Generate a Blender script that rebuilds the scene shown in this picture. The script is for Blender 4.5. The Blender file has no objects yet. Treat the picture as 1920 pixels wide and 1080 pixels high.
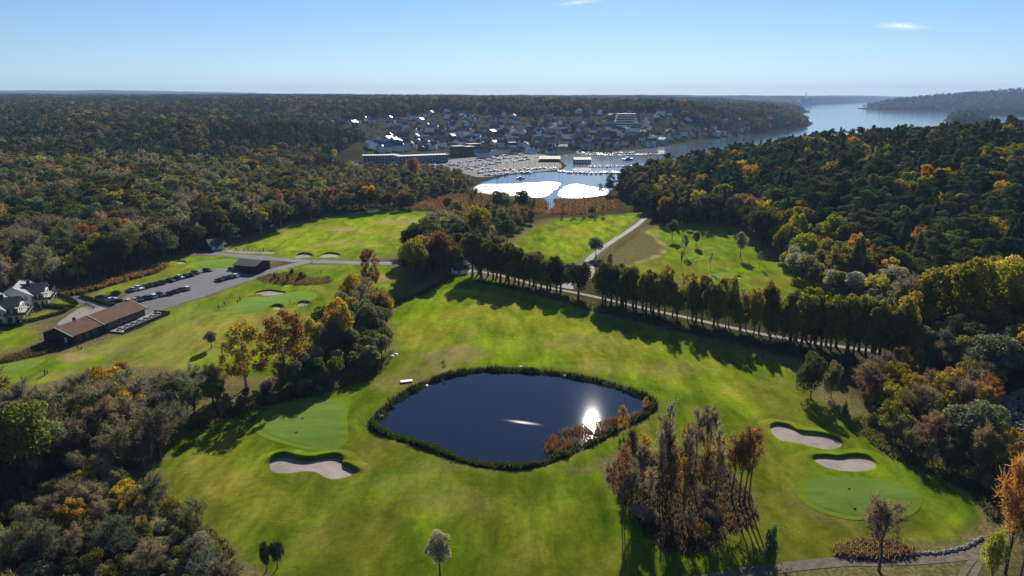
import bpy, bmesh, math, random
import numpy as np
from mathutils import Vector, Matrix

# ------------------------------------------------------------------ camera, sky, sun, exposure
S = bpy.context.scene
COL = S.collection
FPX, PITCH, CAMZ = 1330.0, math.radians(15.07), 75.0
cd = bpy.data.cameras.new('camera'); cam = bpy.data.objects.new('camera', cd); COL.objects.link(cam)
cd.lens = FPX / 1920 * 36; cd.sensor_width = 36; cd.clip_end = 60000; cd.clip_start = 1
cam.location = (0, 0, CAMZ); cam.rotation_euler = (math.radians(90) - PITCH, 0, 0)
S.camera = cam

SUN_EL, SUN_AZ = 26.0, 7.0            # azimuth east of +Y
w = bpy.data.worlds.new('World'); S.world = w; w.use_nodes = True
wn, wl = w.node_tree.nodes, w.node_tree.links
bg = wn['Background']; bg.inputs[1].default_value = 0.055
HAZE = 6e-5; SHEEN = 0.5
sky = wn.new('ShaderNodeTexSky'); sky.sky_type = 'NISHITA'; sky.sun_disc = False
sky.sun_elevation = math.radians(SUN_EL); sky.sun_rotation = math.radians(SUN_AZ)
sky.altitude = 0; sky.air_density = 0.8; sky.dust_density = 0.05; sky.ozone_density = 5.8
wl.new(sky.outputs[0], bg.inputs[0])
sd = bpy.data.lights.new('sun', 'SUN'); sd.energy = 4.6; sd.angle = math.radians(0.53); sd.color = (1.0, 0.93, 0.83)
so = bpy.data.objects.new('sun', sd); COL.objects.link(so)
el, az = math.radians(SUN_EL), math.radians(SUN_AZ)
SUNDIR = Vector((math.sin(az) * math.cos(el), math.cos(az) * math.cos(el), math.sin(el)))
so.rotation_euler = SUNDIR.to_track_quat('Z', 'Y').to_euler()
S.view_settings.view_transform = 'Standard'; S.view_settings.look = 'None'
S.view_settings.exposure = 0.9; S.view_settings.gamma = 1.0
c = S.cycles
c.use_denoising = True; c.max_bounces = 6; c.diffuse_bounces = 3; c.glossy_bounces = 3
c.transmission_bounces = 3; c.transparent_max_bounces = 6; c.volume_bounces = 1
c.use_adaptive_sampling = True; c.adaptive_threshold = 0.01; c.denoising_input_passes = 'RGB_ALBEDO_NORMAL'; c.denoising_prefilter = 'ACCURATE'
c.caustics_reflective = False; c.caustics_refractive = False

# ------------------------------------------------------------------ survey helpers: where a sighted point stands on the ground
def sight(px, py):
    x = (px - 960) / FPX; y = -(py - 540) / FPX
    return np.array([x, math.cos(PITCH) + y * math.sin(PITCH), -math.sin(PITCH) + y * math.cos(PITCH)])
def G(px, py, z=0.0):
    d = sight(px, py); t = (z - CAMZ) / d[2]
    return (d[0] * t, d[1] * t)
def atY(px, Y, z):
    t = Y * math.cos(PITCH) + (CAMZ - z) * math.sin(PITCH)
    return ((px - 960) / FPX * t, Y)
def poly(pts, z=0.0):
    return np.array([G(p[0], p[1], z) for p in pts])
def inside(P, Q):
    x, y = P[..., 0], P[..., 1]; r = np.zeros(x.shape, bool); n = len(Q)
    for i in range(n):
        x1, y1 = Q[i]; x2, y2 = Q[(i + 1) % n]
        if y1 == y2: continue
        cnd = (y1 > y) != (y2 > y)
        r ^= cnd & (x < (x2 - x1) * (y - y1) / (y2 - y1) + x1)
    return r
def edge_dist(P, Q, closed=True):
    x, y = P[..., 0], P[..., 1]; best = np.full(x.shape, 1e18); n = len(Q)
    for i in range(n if closed else n - 1):
        x1, y1 = Q[i]; x2, y2 = Q[(i + 1) % n]; dx, dy = x2 - x1, y2 - y1
        t = np.clip(((x - x1) * dx + (y - y1) * dy) / (dx * dx + dy * dy + 1e-9), 0, 1)
        best = np.minimum(best, (x - x1 - t * dx) ** 2 + (y - y1 - t * dy) ** 2)
    return np.sqrt(best)
def sdist(P, Q):
    d = edge_dist(P, Q); return np.where(inside(P, Q), d, -d)
def sstep(x, a, b):
    t = np.clip((x - a) / (b - a), 0, 1); return t * t * (3 - 2 * t)
def smooth_loop(Q, n=4):
    """Chaikin-rounded closed outline."""
    Q = np.array(Q, float)
    for _ in range(n):
        R = np.roll(Q, -1, 0)
        Q = np.stack([0.75 * Q + 0.25 * R, 0.25 * Q + 0.75 * R], 1).reshape(-1, 2)
    return Q
def smooth_line(L, n=3):
    L = np.array(L, float)
    for _ in range(n):
        A, B = L[:-1], L[1:]
        M = np.stack([0.75 * A + 0.25 * B, 0.25 * A + 0.75 * B], 1).reshape(-1, 2)
        L = np.vstack([L[:1], M, L[-1:]])
    return L
_rs = np.random.RandomState(5)
_W = [(_rs.uniform(-1, 1, 2) , _rs.uniform(0, 6.28)) for _ in range(24)]
def wav(x, y, scale, k0=0, n=6):
    """smooth pseudo-noise in -1..1"""
    s = 0
    for k in range(n):
        d, p = _W[(k0 + k) % 24]; d = d / np.hypot(*d); q = scale * (0.6 + 0.25 * k)
        s = s + np.sin((x * d[0] + y * d[1]) * 6.283 / q + p)
    return s / (0.62 * n)

# ------------------------------------------------------------------ outlines on the ground
POND = smooth_loop(poly([(698,798),(708,781),(745,746),(800,716),(860,698),(920,692),(1000,695),(1080,706),(1150,721),(1205,741),
    (1229,757),(1212,774),(1185,790),(1140,812),(1110,830),(1060,850),(1010,870),(965,876),(920,872),(870,862),(820,843),(770,826),(722,812)]), 3)
WATER = np.array([G(*p, z=-4) for p in [(880,354),(905,342),(940,331),(985,325),(1050,322),(1062,311),(1050,301),(1046,292),(1085,286),
    (1130,287),(1200,279),(1310,264),(1400,252),(1480,243),(1514,236),(1518,231),(1490,216),(1510,211),(1504,206),(1440,199),(1498,197),(1560,195),(1640,192),
    (1700,189),(1680,197),(1615,204),(1660,208),(1790,210),(1860,216),(2000,219),(2700,235)]]
    + [atY(2300,1500,-4), atY(1920,1150,-4), atY(1650,1000,-4), atY(1500,930,-4), atY(1350,800,-4), atY(1235,710,-4)]
    + [G(*p, z=-4) for p in [(1150,352),(1140,367),(1090,371),(1040,373),(960,368),(900,365)]])
ISLAND = np.array([G(*p, z=-4) for p in [(1772,226),(1780,222),(1850,220),(1858,225),(1840,232),(1790,232)]])
GRASS = [smooth_loop(poly(q), 2) for q in [
    [(290,880),(350,785),(450,742),(600,722),(700,695),(738,640),(724,580),(845,512),(880,512),(1060,570),(1120,590),(1300,630),(1480,680),
     (1530,740),(1600,790),(1650,840),(1750,885),(1830,930),(1855,990),(1740,1030),(1560,1050),(1400,1075),(1380,1110),(500,1110),(440,1040),(375,990),(310,940)],
    [(-60,760),(0,742),(90,718),(200,690),(330,690),(420,715),(560,700),(600,640),(720,560),(765,520),(748,496),(560,494),(480,522),(380,562),(285,585),(300,598),
     (200,640),(130,660),(0,690),(-60,700)],
    [(405,468),(620,405),(690,393),(770,392),(872,401),(820,440),(750,488),(560,484),(420,474)],
    [(945,458),(1040,405),(1120,404),(1195,397),(1213,400),(1100,485),(1060,500),(1000,480)],
    [(1180,494),(1252,470),(1235,450),(1200,432),(1262,424),(1380,438),(1410,470),(1500,510),(1600,570),(1625,585),(1560,575),(1480,560),(1300,530),(1150,500)],
    [(160,552),(310,490),(360,478),(520,482),(480,500),(360,506),(200,560)],
    [(-60,640),(0,608),(55,605),(80,640),(0,662),(-60,680)],
    [(86,553),(140,565),(138,575),(86,572)],[(38,598),(38,586),(80,578),(115,582),(60,600)],
    [(500,520),(545,500),(640,500),(700,520),(640,545),(560,540)],
    ]]
MARSH = smooth_loop(poly([(755,392),(860,358),(905,362),(960,366),(1040,372),(1150,366),(1165,380),(1130,405),(1040,404),(905,402),(860,402)], -2), 2)
ROUGH = smooth_loop(poly([(1125,492),(1150,470),(1212,428),(1240,448),(1252,470),(1225,484),(1180,494),(1130,500)]), 2)
TOWN = np.array([G(*p, z=zz) for *p, zz in [(690,292,-1),(682,262,10),(612,247,26),(640,222,36),(800,213,41),(900,218,36),(1000,218,36),(1130,212,42),(1210,212,42),
    (1310,222,32),(1410,238,10),(1400,248,4),(1310,266,-4),(1200,280,-4),(1085,288,-4),(1050,300,-4),(1060,312,-4),(1050,322,-4),(940,332,-4),(890,345,-3),(850,322,-3),(700,312,-1)]])
COPSE = smooth_loop(poly([(1120,855),(1160,840),(1240,835),(1330,850),(1410,920),(1425,975),(1360,1000),(1320,1040),(1240,1035),(1190,970),(1150,915)]), 2)
LOT = poly([(205,574),(240,552),(330,519),(372,504),(455,500),(505,506),(455,527),(350,560),(290,577)])

# ------------------------------------------------------------------ land form
_cp = []
def cpx(px, py, z): _cp.append((*G(px, py, z), z))
def cpy(px, Y, z): _cp.append((*atY(px, Y, z), z))
for p in [(0,1080),(480,1080),(960,1080),(1440,1080),(1920,1080),(0,850),(480,850),(960,850),(1440,850),(1800,880),(0,680),(480,680),(960,680),(1440,680),
          (1750,700),(0,600),(300,560),(700,560),(1100,560),(1500,600),(0,520),(350,470),(700,470),(1000,470),(1300,470),(1450,490),(600,405),(900,405),(1200,402),
          (-500,800),(-500,600),(960,1500),(0,1500),(1920,1500),(3000,1500),(-1000,1500)]: cpx(*p, 0)
for p in [(760,385,-1.5),(950,385,-2.6),(1130,385,-2),(880,355,-3.6),(1100,369,-3.6),(1640,590,1),(1900,645,4),(2200,720,10),(2500,900,12),(1250,405,1),(1165,374,-2),(1920,780,4),
          (0,480,2),(300,450,1),(-400,480,6),(0,400,7),(300,400,5),(600,382,1),(0,300,15),(-500,300,18),(300,300,14),(500,300,5),(640,300,0),(700,345,-1),
          (0,232,36),(-500,232,40),(300,243,34),(450,258,29),(600,252,25),(670,262,12),(0,203,50),(-500,203,55),(300,205,48),(500,205,48),(650,232,26),(700,272,4),(700,215,40),
          (850,292,-2.5),(850,262,8),(850,232,28),(900,206,48),(1000,282,-2.5),(1000,250,14),(1000,222,33),(1000,201,53),(1150,272,0),(1150,246,18),(1150,216,38),
          (1150,199,53),(1300,255,3),(1300,235,22),(1300,213,43),(1300,199,55),(1430,236,8),(1450,216,32),(1450,201,42),(1500,229,6),(1485,203,10),
          (1640,206,-4),(1900,217,-4)]: cpx(*p)
for p in [(1200,620,7),(1350,640,15),(1500,620,25),(1650,590,33),(1800,550,37),(1920,510,42),(2300,450,48),(3000,500,55),
          (1500,430,11),(1650,430,21),(1800,410,26),(1920,380,30),(1700,340,9),(1900,320,17),
          (1200,720,-5),(1350,800,-5),(1500,900,-5),(1650,900,-1),(1800,900,3),(1920,900,6),(1500,1150,-9),(1920,1300,-9),(2500,1300,0),
          (1500,2500,-9),(1700,2000,-9),(1700,3000,-9),(1600,6000,-9),(2500,2500,-9),
          (-200,4500,68),(0,4500,66),(300,4500,64),(600,4500,66),(900,4500,62),(1200,4500,60),(1350,4500,52),
          (-300,9000,120),(0,9000,118),(150,9000,108),(300,9000,90),(450,9000,86),(600,9000,96),(800,9000,78),(1000,9000,96),(1150,9000,96),(1300,9000,80),(1400,9000,92),(1480,9000,90),(1560,9500,80),
          (1500,8000,30),(1600,11000,78),(1700,12000,70),
          (1700,4900,42),(1800,5200,92),(1920,5500,118),(2200,5500,135),(2600,5000,120),(1750,6500,40),(1800,4500,30),(1920,4300,40),(1680,4600,12),(2200,4000,30),
          (-300,14000,220),(0,14000,205),(100,14000,190),(200,14000,205),(350,14000,165),(500,14000,130),(960,14000,90),(1500,14000,90),(2000,14000,90)]: cpy(*p)
_cp = np.array(_cp)
_n = len(_cp)
_r = np.hypot(_cp[:, None, 0] - _cp[None, :, 0], _cp[:, None, 1] - _cp[None, :, 1])
_A = np.zeros((_n + 1, _n + 1)); _A[:_n, :_n] = _r; _A[:_n, _n] = 1; _A[_n, :_n] = 1
_k = np.linalg.solve(_A, np.append(_cp[:, 2], 0))
def base_h(X, Y):
    s = np.full(np.shape(X), _k[_n])
    for i in range(_n): s = s + _k[i] * np.hypot(X - _cp[i, 0], Y - _cp[i, 1])
    return s
FLAT_END = 470
def land(X, Y):
    """ground height in metres; the pond surface is about 0.3 m below the fairway, the bay is at -4"""
    X = np.asarray(X, float); Y = np.asarray(Y, float)
    P = np.stack([X, Y], -1)
    h = base_h(X, Y)
    golf = np.max([sdist(P, q) for q in GRASS], 0)
    gm = sstep(golf, -12, 6)
    near = np.hypot(X, Y)
    h = h + (1 - gm) * (wav(X, Y, 60, 3) * np.clip(h * 0.06, 0.25, 2.5)) + gm * 0.35 * wav(X, Y, 26, 9)
    h = h + sstep(near, 1500, 4500) * 5 * wav(X, Y, 700, 1) + sstep(near, 5000, 9000) * 9 * wav(X, Y, 1500, 7)
    # pond basin
    d = sdist(P, POND)
    lvl = sstep(d, -9, -1)
    h = h * (1 - lvl) + 0.0 * lvl
    h = np.where(d > -1.6, np.minimum(h, -0.45 * (d + 1.6)).clip(-1.6, None), h)
    # shores
    dw = sdist(P, WATER); di = sdist(P, ISLAND)
    sc = np.clip(near / 1000, .6, 4)
    out = np.maximum(np.minimum(h, -3.5 + (-dw) * 0.35), -3.75)
    h = np.where((dw < 0), out, np.where(di > 0, -3.6 + np.minimum(di * .35, 14), -4.0 - np.minimum(dw * .12 / sc, 5)))
    # stream through the marsh
    ds = edge_dist(P, STREAM, False)
    h = np.where(dw < 0, h - sstep(-ds, -4.5, -1.2) * 1.6 * sstep(Y, 430, 520), h)
    return h
STREAM = smooth_line(np.array([G(1045,350,-4), G(1032,366,-4), G(1030,376,-4), G(1037,384,-3), G(1030,392,-3), G(1022,402,-2)]), 2)
def land1(x, y): return float(land(np.array([x]), np.array([y]))[0])
def site(px, py):
    """ground point sighted at this place, found by walking along the line of sight"""
    d = sight(px, py); d = d / np.hypot(d[0], d[1])
    ts = np.concatenate([np.arange(90, 1200, 3.0), np.geomspace(1200, 14000, 500)])
    X, Y, Z = d[0] * ts, d[1] * ts, CAMZ + d[2] * ts
    m = land(X, Y) >= Z
    i = int(np.argmax(m)) if m.any() else len(ts) - 1
    return X[i], Y[i]
def sites(L):
    """many sighted points at once (march on a shared set of steps)"""
    L = np.array(L, float)
    D = np.array([sight(*p) for p in L]); D = D / np.hypot(D[:, 0], D[:, 1])[:, None]
    ts = np.concatenate([np.arange(90, 1200, 6.0), np.geomspace(1200, 12000, 260)])
    X, Y, Z = D[:, :1] * ts, D[:, 1:2] * ts, CAMZ + D[:, 2:3] * ts
    m = land(X, Y) >= Z
    i = np.where(m.any(1), m.argmax(1), len(ts) - 1); r = np.arange(len(L))
    return np.stack([X[r, i], Y[r, i]], 1)

# ------------------------------------------------------------------ materials
def mat(name):
    m = bpy.data.materials.new(name); m.use_nodes = True
    nt = m.node_tree; return m, nt.nodes, nt.links, nt.nodes['Principled BSDF']
def ramp(N, stops, interp='LINEAR'):
    r = N.new('ShaderNodeValToRGB'); e = r.color_ramp; e.interpolation = interp
    while len(e.elements) < len(stops): e.elements.new(0.5)
    for k, (p, col) in zip(e.elements, stops): k.position = p; k.color = (*col, 1)
    return r
def noise(N, L, scale, detail=4, rough=0.55, vec=None, dist=0.0):
    n = N.new('ShaderNodeTexNoise'); n.inputs['Scale'].default_value = scale; n.inputs['Detail'].default_value = detail
    n.inputs['Roughness'].default_value = rough; n.inputs['Distortion'].default_value = dist
    if vec is not None: L.new(vec, n.inputs['Vector'])
    return n
def mixc(N, L, f, a, b, mode='MIX'):
    m = N.new('ShaderNodeMix'); m.data_type = 'RGBA'; m.blend_type = mode
    for s, v in ((m.inputs[0], f), (m.inputs[6], a), (m.inputs[7], b)):
        if isinstance(v, bpy.types.NodeSocket): L.new(v, s)
        elif isinstance(v, tuple): s.default_value = (*v, 1)
        else: s.default_value = v
    return m.outputs[2]
def plain(name, col, rough=0.8, var=0.18, scale=1.2, metal=0.0, spec=0.3, bump=0.0):
    m, N, L, B = mat(name)
    geo = N.new('ShaderNodeNewGeometry')
    n = noise(N, L, scale, 5, 0.6, geo.outputs['Position'])
    r = ramp(N, [(0.25, tuple(v * (1 - var) for v in col)), (0.75, tuple(min(1, v * (1 + var)) for v in col))])
    L.new(n.outputs[0], r.inputs[0]); L.new(r.outputs[0], B.inputs['Base Color'])
    B.inputs['Roughness'].default_value = rough; B.inputs['Metallic'].default_value = metal
    B.inputs['Specular IOR Level'].default_value = spec
    if bump:
        bn = N.new('ShaderNodeBump'); bn.inputs['Strength'].default_value = bump; bn.inputs['Distance'].default_value = 0.05
        n2 = noise(N, L, scale * 6, 4, 0.6, geo.outputs['Position']); L.new(n2.outputs[0], bn.inputs['Height']); L.new(bn.outputs[0], B.inputs['Normal'])
    return m
def tinted(name, rough=0.5, spec=0.4, gain=1.0, metal=0.0):
    """colour comes from the object's own colour"""
    m, N, L, B = mat(name)
    a = N.new('ShaderNodeObjectInfo'); geo = N.new('ShaderNodeNewGeometry')
    n = noise(N, L, 0.8, 4, 0.6, geo.outputs['Position'])
    r = ramp(N, [(0.3, (.86,) * 3), (0.7, (1,) * 3)]); L.new(n.outputs[0], r.inputs[0])
    L.new(mixc(N, L, 1.0, a.outputs['Color'], r.outputs[0], 'MULTIPLY'), B.inputs['Base Color'])
    B.inputs['Roughness'].default_value = rough; B.inputs['Specular IOR Level'].default_value = spec; B.inputs['Metallic'].default_value = metal
    return m
def foliage(name, trans=0.5):
    """leaf clumps: the tint is carried by each tree, each clump is a bit lighter, darker, yellower or greener"""
    m, N, L, B = mat(name); N.remove(B); out = N['Material Output']
    t = N.new('ShaderNodeAttribute'); t.attribute_type = 'INSTANCER'; t.attribute_name = 'tint'
    v = N.new('ShaderNodeAttribute'); v.attribute_type = 'GEOMETRY'; v.attribute_name = 'leafvar'
    r = ramp(N, [(0.0, (.50, .54, .58)), (0.5, (1.0, 1.0, .95)), (1.0, (1.5, 1.42, 1.15))]); L.new(v.outputs['Fac'], r.inputs[0])
    col = mixc(N, L, 1.0, t.outputs['Color'], r.outputs[0], 'MULTIPLY')
    d = N.new('ShaderNodeBsdfDiffuse'); tr = N.new('ShaderNodeBsdfTranslucent'); mx = N.new('ShaderNodeMixShader')
    L.new(col, d.inputs[0]); L.new(mixc(N, L, 1.0, col, (1.22, 1.16, .75), 'MULTIPLY'), tr.inputs[0])
    mx.inputs[0].default_value = trans
    L.new(d.outputs[0], mx.inputs[1]); L.new(tr.outputs[0], mx.inputs[2]); L.new(mx.outputs[0], out.inputs[0])
    return m
LEAF = foliage('leaf_clumps', 0.5)
NEEDLE = foliage('needles', 0.22)
BARK = plain('bark', (.085, .065, .05), 0.95, 0.35, 3)
BIRCHBARK = plain('pale_bark', (.30, .27, .24), 0.9, 0.45, 2.2)
PINEBARK = plain('pine_bark', (.16, .085, .05), 0.95, 0.35, 2)

def grass_material():
    m, N, L, B = mat('mown_and_rough_ground')
    geo = N.new('ShaderNodeNewGeometry'); pos = geo.outputs['Position']
    def att(n):
        a = N.new('ShaderNodeAttribute'); a.attribute_name = n; return a.outputs['Fac']
    mp = N.new('ShaderNodeMapping'); mp.inputs['Rotation'].default_value = (0, 0, 0.4); mp.inputs['Scale'].default_value = (1.1, 0.42, 1); L.new(pos, mp.inputs[0])
    mp2 = N.new('ShaderNodeMapping'); mp2.inputs['Rotation'].default_value = (0, 0, 0.32); mp2.inputs['Scale'].default_value = (1.0, 0.05, 1); L.new(pos, mp2.inputs[0])
    big = noise(N, L, 0.028, 5, 0.6, pos, 0.6); mid = noise(N, L, 0.16, 5, 0.62, mp.outputs[0], 0.4); fine = noise(N, L, 1.6, 4, 0.7, pos)
    stripe = noise(N, L, 0.42, 3, 0.6, mp2.outputs[0])
    pat = noise(N, L, 0.055, 6, 0.7, mp.outputs[0], 1.2); tuft = noise(N, L, 0.6, 5, 0.75, pos, 0.3)
    lush = ramp(N, [(0.30, (.034, .058, .003)), (0.50, (.068, .103, .005)), (0.70, (.112, .148, .010))]); L.new(mid.outputs[0], lush.inputs[0])
    dry = ramp(N, [(0.30, (.050, .062, .005)), (0.55, (.092, .097, .012)), (0.75, (.140, .122, .032))]); L.new(mid.outputs[0], dry.inputs[0])
    bf = ramp(N, [(0.42, (0, 0, 0)), (0.60, (1, 1, 1))]); L.new(big.outputs[0], bf.inputs[0])
    mown = mixc(N, L, bf.outputs[0], lush.outputs[0], dry.outputs[0])
    mown = mixc(N, L, 1.0, mown, mixc(N, L, att('cut'), (.86, .90, .84), (1.20, 1.16, 1.05)), 'MULTIPLY')
    mown = mixc(N, L, att('dry'), mown, (.135, .105, .050))
    st = ramp(N, [(0.35, (.80, .80, .80)), (0.65, (1.16, 1.13, 1.1))]); L.new(stripe.outputs[0], st.inputs[0])
    mown = mixc(N, L, 0.3, mown, st.outputs[0], 'MULTIPLY')
    pr_ = ramp(N, [(0.34, (.72, .75, .68)), (0.50, (1.02, 1.02, 1.0)), (0.64, (1.22, 1.18, 1.25))]); L.new(pat.outputs[0], pr_.inputs[0])
    mown = mixc(N, L, 0.9, mown, pr_.outputs[0], 'MULTIPLY')
    tr_ = ramp(N, [(0.32, (.72, .74, .70)), (0.68, (1.26, 1.22, 1.2))]); L.new(tuft.outputs[0], tr_.inputs[0])
    mown = mixc(N, L, 0.8, mown, tr_.outputs[0], 'MULTIPLY')
    # rough, woodland floor
    wood = ramp(N, [(0.3, (.022, .020, .009)), (0.5, (.05, .045, .02)), (0.7, (.085, .075, .035))]); L.new(fine.outputs[0], wood.inputs[0])
    wnz = noise(N, L, 0.07, 6, 0.7, pos)
    far_w = ramp(N, [(0.35, (.030, .034, .018)), (0.65, (.075, .065, .028))]); L.new(wnz.outputs[0], far_w.inputs[0])
    woods = mixc(N, L, 0.5, wood.outputs[0], far_w.outputs[0])
    marsh = ramp(N, [(0.3, (.055, .034, .020)), (0.5, (.095, .060, .036)), (0.7, (.15, .105, .065))]); L.new(mid.outputs[0], marsh.inputs[0])
    rgh = ramp(N, [(0.3, (.075, .072, .022)), (0.5, (.14, .12, .045)), (0.7, (.22, .18, .09))]); L.new(fine.outputs[0], rgh.inputs[0])
    town = ramp(N, [(0.38, (.035, .042, .02)), (0.54, (.06, .06, .04)), (0.68, (.12, .115, .105))]); L.new(wnz.outputs[0], town.inputs[0])
    colr = mixc(N, L, att('mown'), woods, mown)
    colr = mixc(N, L, att('rough'), colr, rgh.outputs[0])
    colr = mixc(N, L, att('marsh'), colr, marsh.outputs[0])
    colr = mixc(N, L, att('town'), colr, town.outputs[0])
    fv = ramp(N, [(0.25, (.80, .80, .80)), (0.75, (1.18, 1.18, 1.18))]); L.new(fine.outputs[0], fv.inputs[0])
    colr = mixc(N, L, 1.0, colr, fv.outputs[0], 'MULTIPLY')
    L.new(colr, B.inputs['Base Color']); L.new(mixc(N, L, 1.0, colr, (6.2, 6.2, 5.0), 'MULTIPLY'), B.inputs['Sheen Tint']); B.inputs['Roughness'].default_value = 0.95; B.inputs['Specular IOR Level'].default_value = 0.0; B.inputs['Sheen Roughness'].default_value = 0.45
    sp = N.new('ShaderNodeMath'); sp.operation = 'MULTIPLY'; L.new(att('mown'), sp.inputs[0]); sp.inputs[1].default_value = SHEEN; L.new(sp.outputs[0], B.inputs['Sheen Weight'])
    bn = N.new('ShaderNodeBump'); bn.inputs['Strength'].default_value = 0.35; bn.inputs['Distance'].default_value = 0.12
    L.new(fine.outputs[0], bn.inputs['Height']); L.new(bn.outputs[0], B.inputs['Normal'])
    return m
def water_material(name, col, rough, rip, ripscale):
    m, N, L, B = mat(name)
    B.inputs['Base Color'].default_value = (*col, 1); B.inputs['Roughness'].default_value = rough; B.inputs['IOR'].default_value = 1.33
    geo = N.new('ShaderNodeNewGeometry'); n = noise(N, L, ripscale, 4, 0.65, geo.outputs['Position'])
    if rip < .02: n.inputs['Detail'].default_value = 2
    bn = N.new('ShaderNodeBump'); bn.inputs['Strength'].default_value = rip; bn.inputs['Distance'].default_value = 0.1
    L.new(n.outputs[0], bn.inputs['Height']); L.new(bn.outputs[0], B.inputs['Normal'])
    return m, N, L, B, bn

# ------------------------------------------------------------------ mesh helpers
def mesh_np(name, V, F, mats, smooth=False, midx=None):
    """V (n,3), F (m,k) all faces with the same corner count"""
    V = np.asarray(V, np.float32); F = np.asarray(F, np.int32)
    me = bpy.data.meshes.new(name); k = F.shape[1]
    me.vertices.add(len(V)); me.vertices.foreach_set('co', V.ravel())
    me.loops.add(F.size); me.loops.foreach_set('vertex_index', F.ravel())
    me.polygons.add(len(F)); me.polygons.foreach_set('loop_start', np.arange(0, F.size, k, dtype=np.int32))
    me.polygons.foreach_set('loop_total', np.full(len(F), k, np.int32))
    if smooth: me.polygons.foreach_set('use_smooth', np.ones(len(F), bool))
    for x in (mats if isinstance(mats, (list, tuple)) else [mats]): me.materials.append(x)
    if midx is not None: me.polygons.foreach_set('material_index', np.asarray(midx, np.int32))
    me.update(calc_edges=True)
    return me
def attr(me, name, vals, dom='POINT'):
    a = me.attributes.new(name, 'FLOAT', dom); a.data.foreach_set('value', np.asarray(vals, np.float32))
def link(name, me, parent=None, loc=None, rot=None, scale=None, color=None):
    o = bpy.data.objects.new(name, me); COL.objects.link(o)
    if parent is not None: o.parent = parent
    if loc is not None: o.location = loc
    if rot is not None: o.rotation_euler = rot if hasattr(rot, '__len__') else (0, 0, rot)
    if scale is not None: o.scale = scale if hasattr(scale, '__len__') else (scale,) * 3
    if color is not None: o.color = (*color, 1)
    return o
def tag(o, label=None, cat=None, group=None, kind=None):
    if label: o['label'] = label
    if cat: o['category'] = cat
    if group: o['group'] = group
    if kind: o['kind'] = kind
    return o
def thing(name, label, cat, loc=(0, 0, 0), rz=0.0, group=None):
    o = link(name, None, loc=loc, rot=rz); return tag(o, label, cat, group)
def put(x, y, dz=0.0): return (x, y, land1(x, y) + dz)
class MB:
    """collects boxes, prisms and tubes into one mesh"""
    def __init__(s): s.v = []; s.f = []
    def add(s, vs, fs):
        b = len(s.v); s.v += [tuple(q) for q in vs]; s.f += [tuple(b + i for i in f) for f in fs]; return s
    def box(s, x0, y0, z0, x1, y1, z1):
        v = [(x, y, z) for z in (z0, z1) for x, y in ((x0, y0), (x1, y0), (x1, y1), (x0, y1))]
        return s.add(v, [(3, 2, 1, 0), (4, 5, 6, 7), (0, 1, 5, 4), (1, 2, 6, 5), (2, 3, 7, 6), (3, 0, 4, 7)])
    def tube(s, p, q, r0, r1, n=6, cap=True):
        p, q = Vector(p), Vector(q); d = (q - p).normalized(); a = d.orthogonal().normalized(); b = d.cross(a)
        vs = [c0 + (a * math.cos(2 * math.pi * i / n) + b * math.sin(2 * math.pi * i / n)) * r for c0, r in ((p, r0), (q, r1)) for i in range(n)]
        fs = [(i, (i + 1) % n, n + (i + 1) % n, n + i) for i in range(n)]
        if cap: fs += [tuple(range(n))[::-1], tuple(range(n, 2 * n))]
        return s.add(vs, fs)
    def prism(s, outline, axis, a, b):
        """outline of (u,v) swept along axis: 'x' -> (t,u,v), 'y' -> (u,t,v), 'z' -> (u,v,t)"""
        def P(t, u, v): return {'x': (t, u, v), 'y': (u, t, v), 'z': (u, v, t)}[axis]
        n = len(outline); vs = [P(a, *q) for q in outline] + [P(b, *q) for q in outline]
        fs = [(i, (i + 1) % n, n + (i + 1) % n, n + i) for i in range(n)] + [tuple(range(n))[::-1], tuple(range(n, 2 * n))]
        return s.add(vs, fs)
    def mesh(s, name, m, smooth=False):
        me = bpy.data.meshes.new(name); me.from_pydata(s.v, [], s.f)
        bm = bmesh.new(); bm.from_mesh(me); bmesh.ops.recalc_face_normals(bm, faces=bm.faces); bm.to_mesh(me); bm.free()
        for q in (m if isinstance(m, (list, tuple)) else [m]): me.materials.append(q)
        if smooth:
            for pl in me.polygons: pl.use_smooth = True
        return me
    def build(s, name, m, parent=None, smooth=False, **k): return link(name, s.mesh(name, m, smooth), parent, **k)
def strip(L, width, lift, step=2.0):
    """a draped band along a line; returns V, F"""
    L = np.array(L); seg = np.hypot(*np.diff(L, axis=0).T); s = np.append(0, np.cumsum(seg)); n = max(2, int(s[-1] / step))
    t = np.linspace(0, s[-1], n); x = np.interp(t, s, L[:, 0]); y = np.interp(t, s, L[:, 1])
    dx, dy = np.gradient(x), np.gradient(y); q = np.hypot(dx, dy); nx, ny = -dy / q, dx / q
    k = 5; u = np.linspace(-.5, .5, k)
    wv = width * (1 + 0.08 * wav(x, y, 9, 4)) if np.isscalar(width) else np.interp(t, np.linspace(0, s[-1], len(width)), width)
    X = x[:, None] + nx[:, None] * u * wv[:, None]; Y = y[:, None] + ny[:, None] * u * wv[:, None]
    Z = land(X, Y) + lift
    V = np.stack([X, Y, Z], -1).reshape(-1, 3); i = np.arange(n - 1)[:, None] * k + np.arange(k - 1)
    F = np.stack([i, i + 1, i + k + 1, i + k], -1).reshape(-1, 4)
    return V, F
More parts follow.
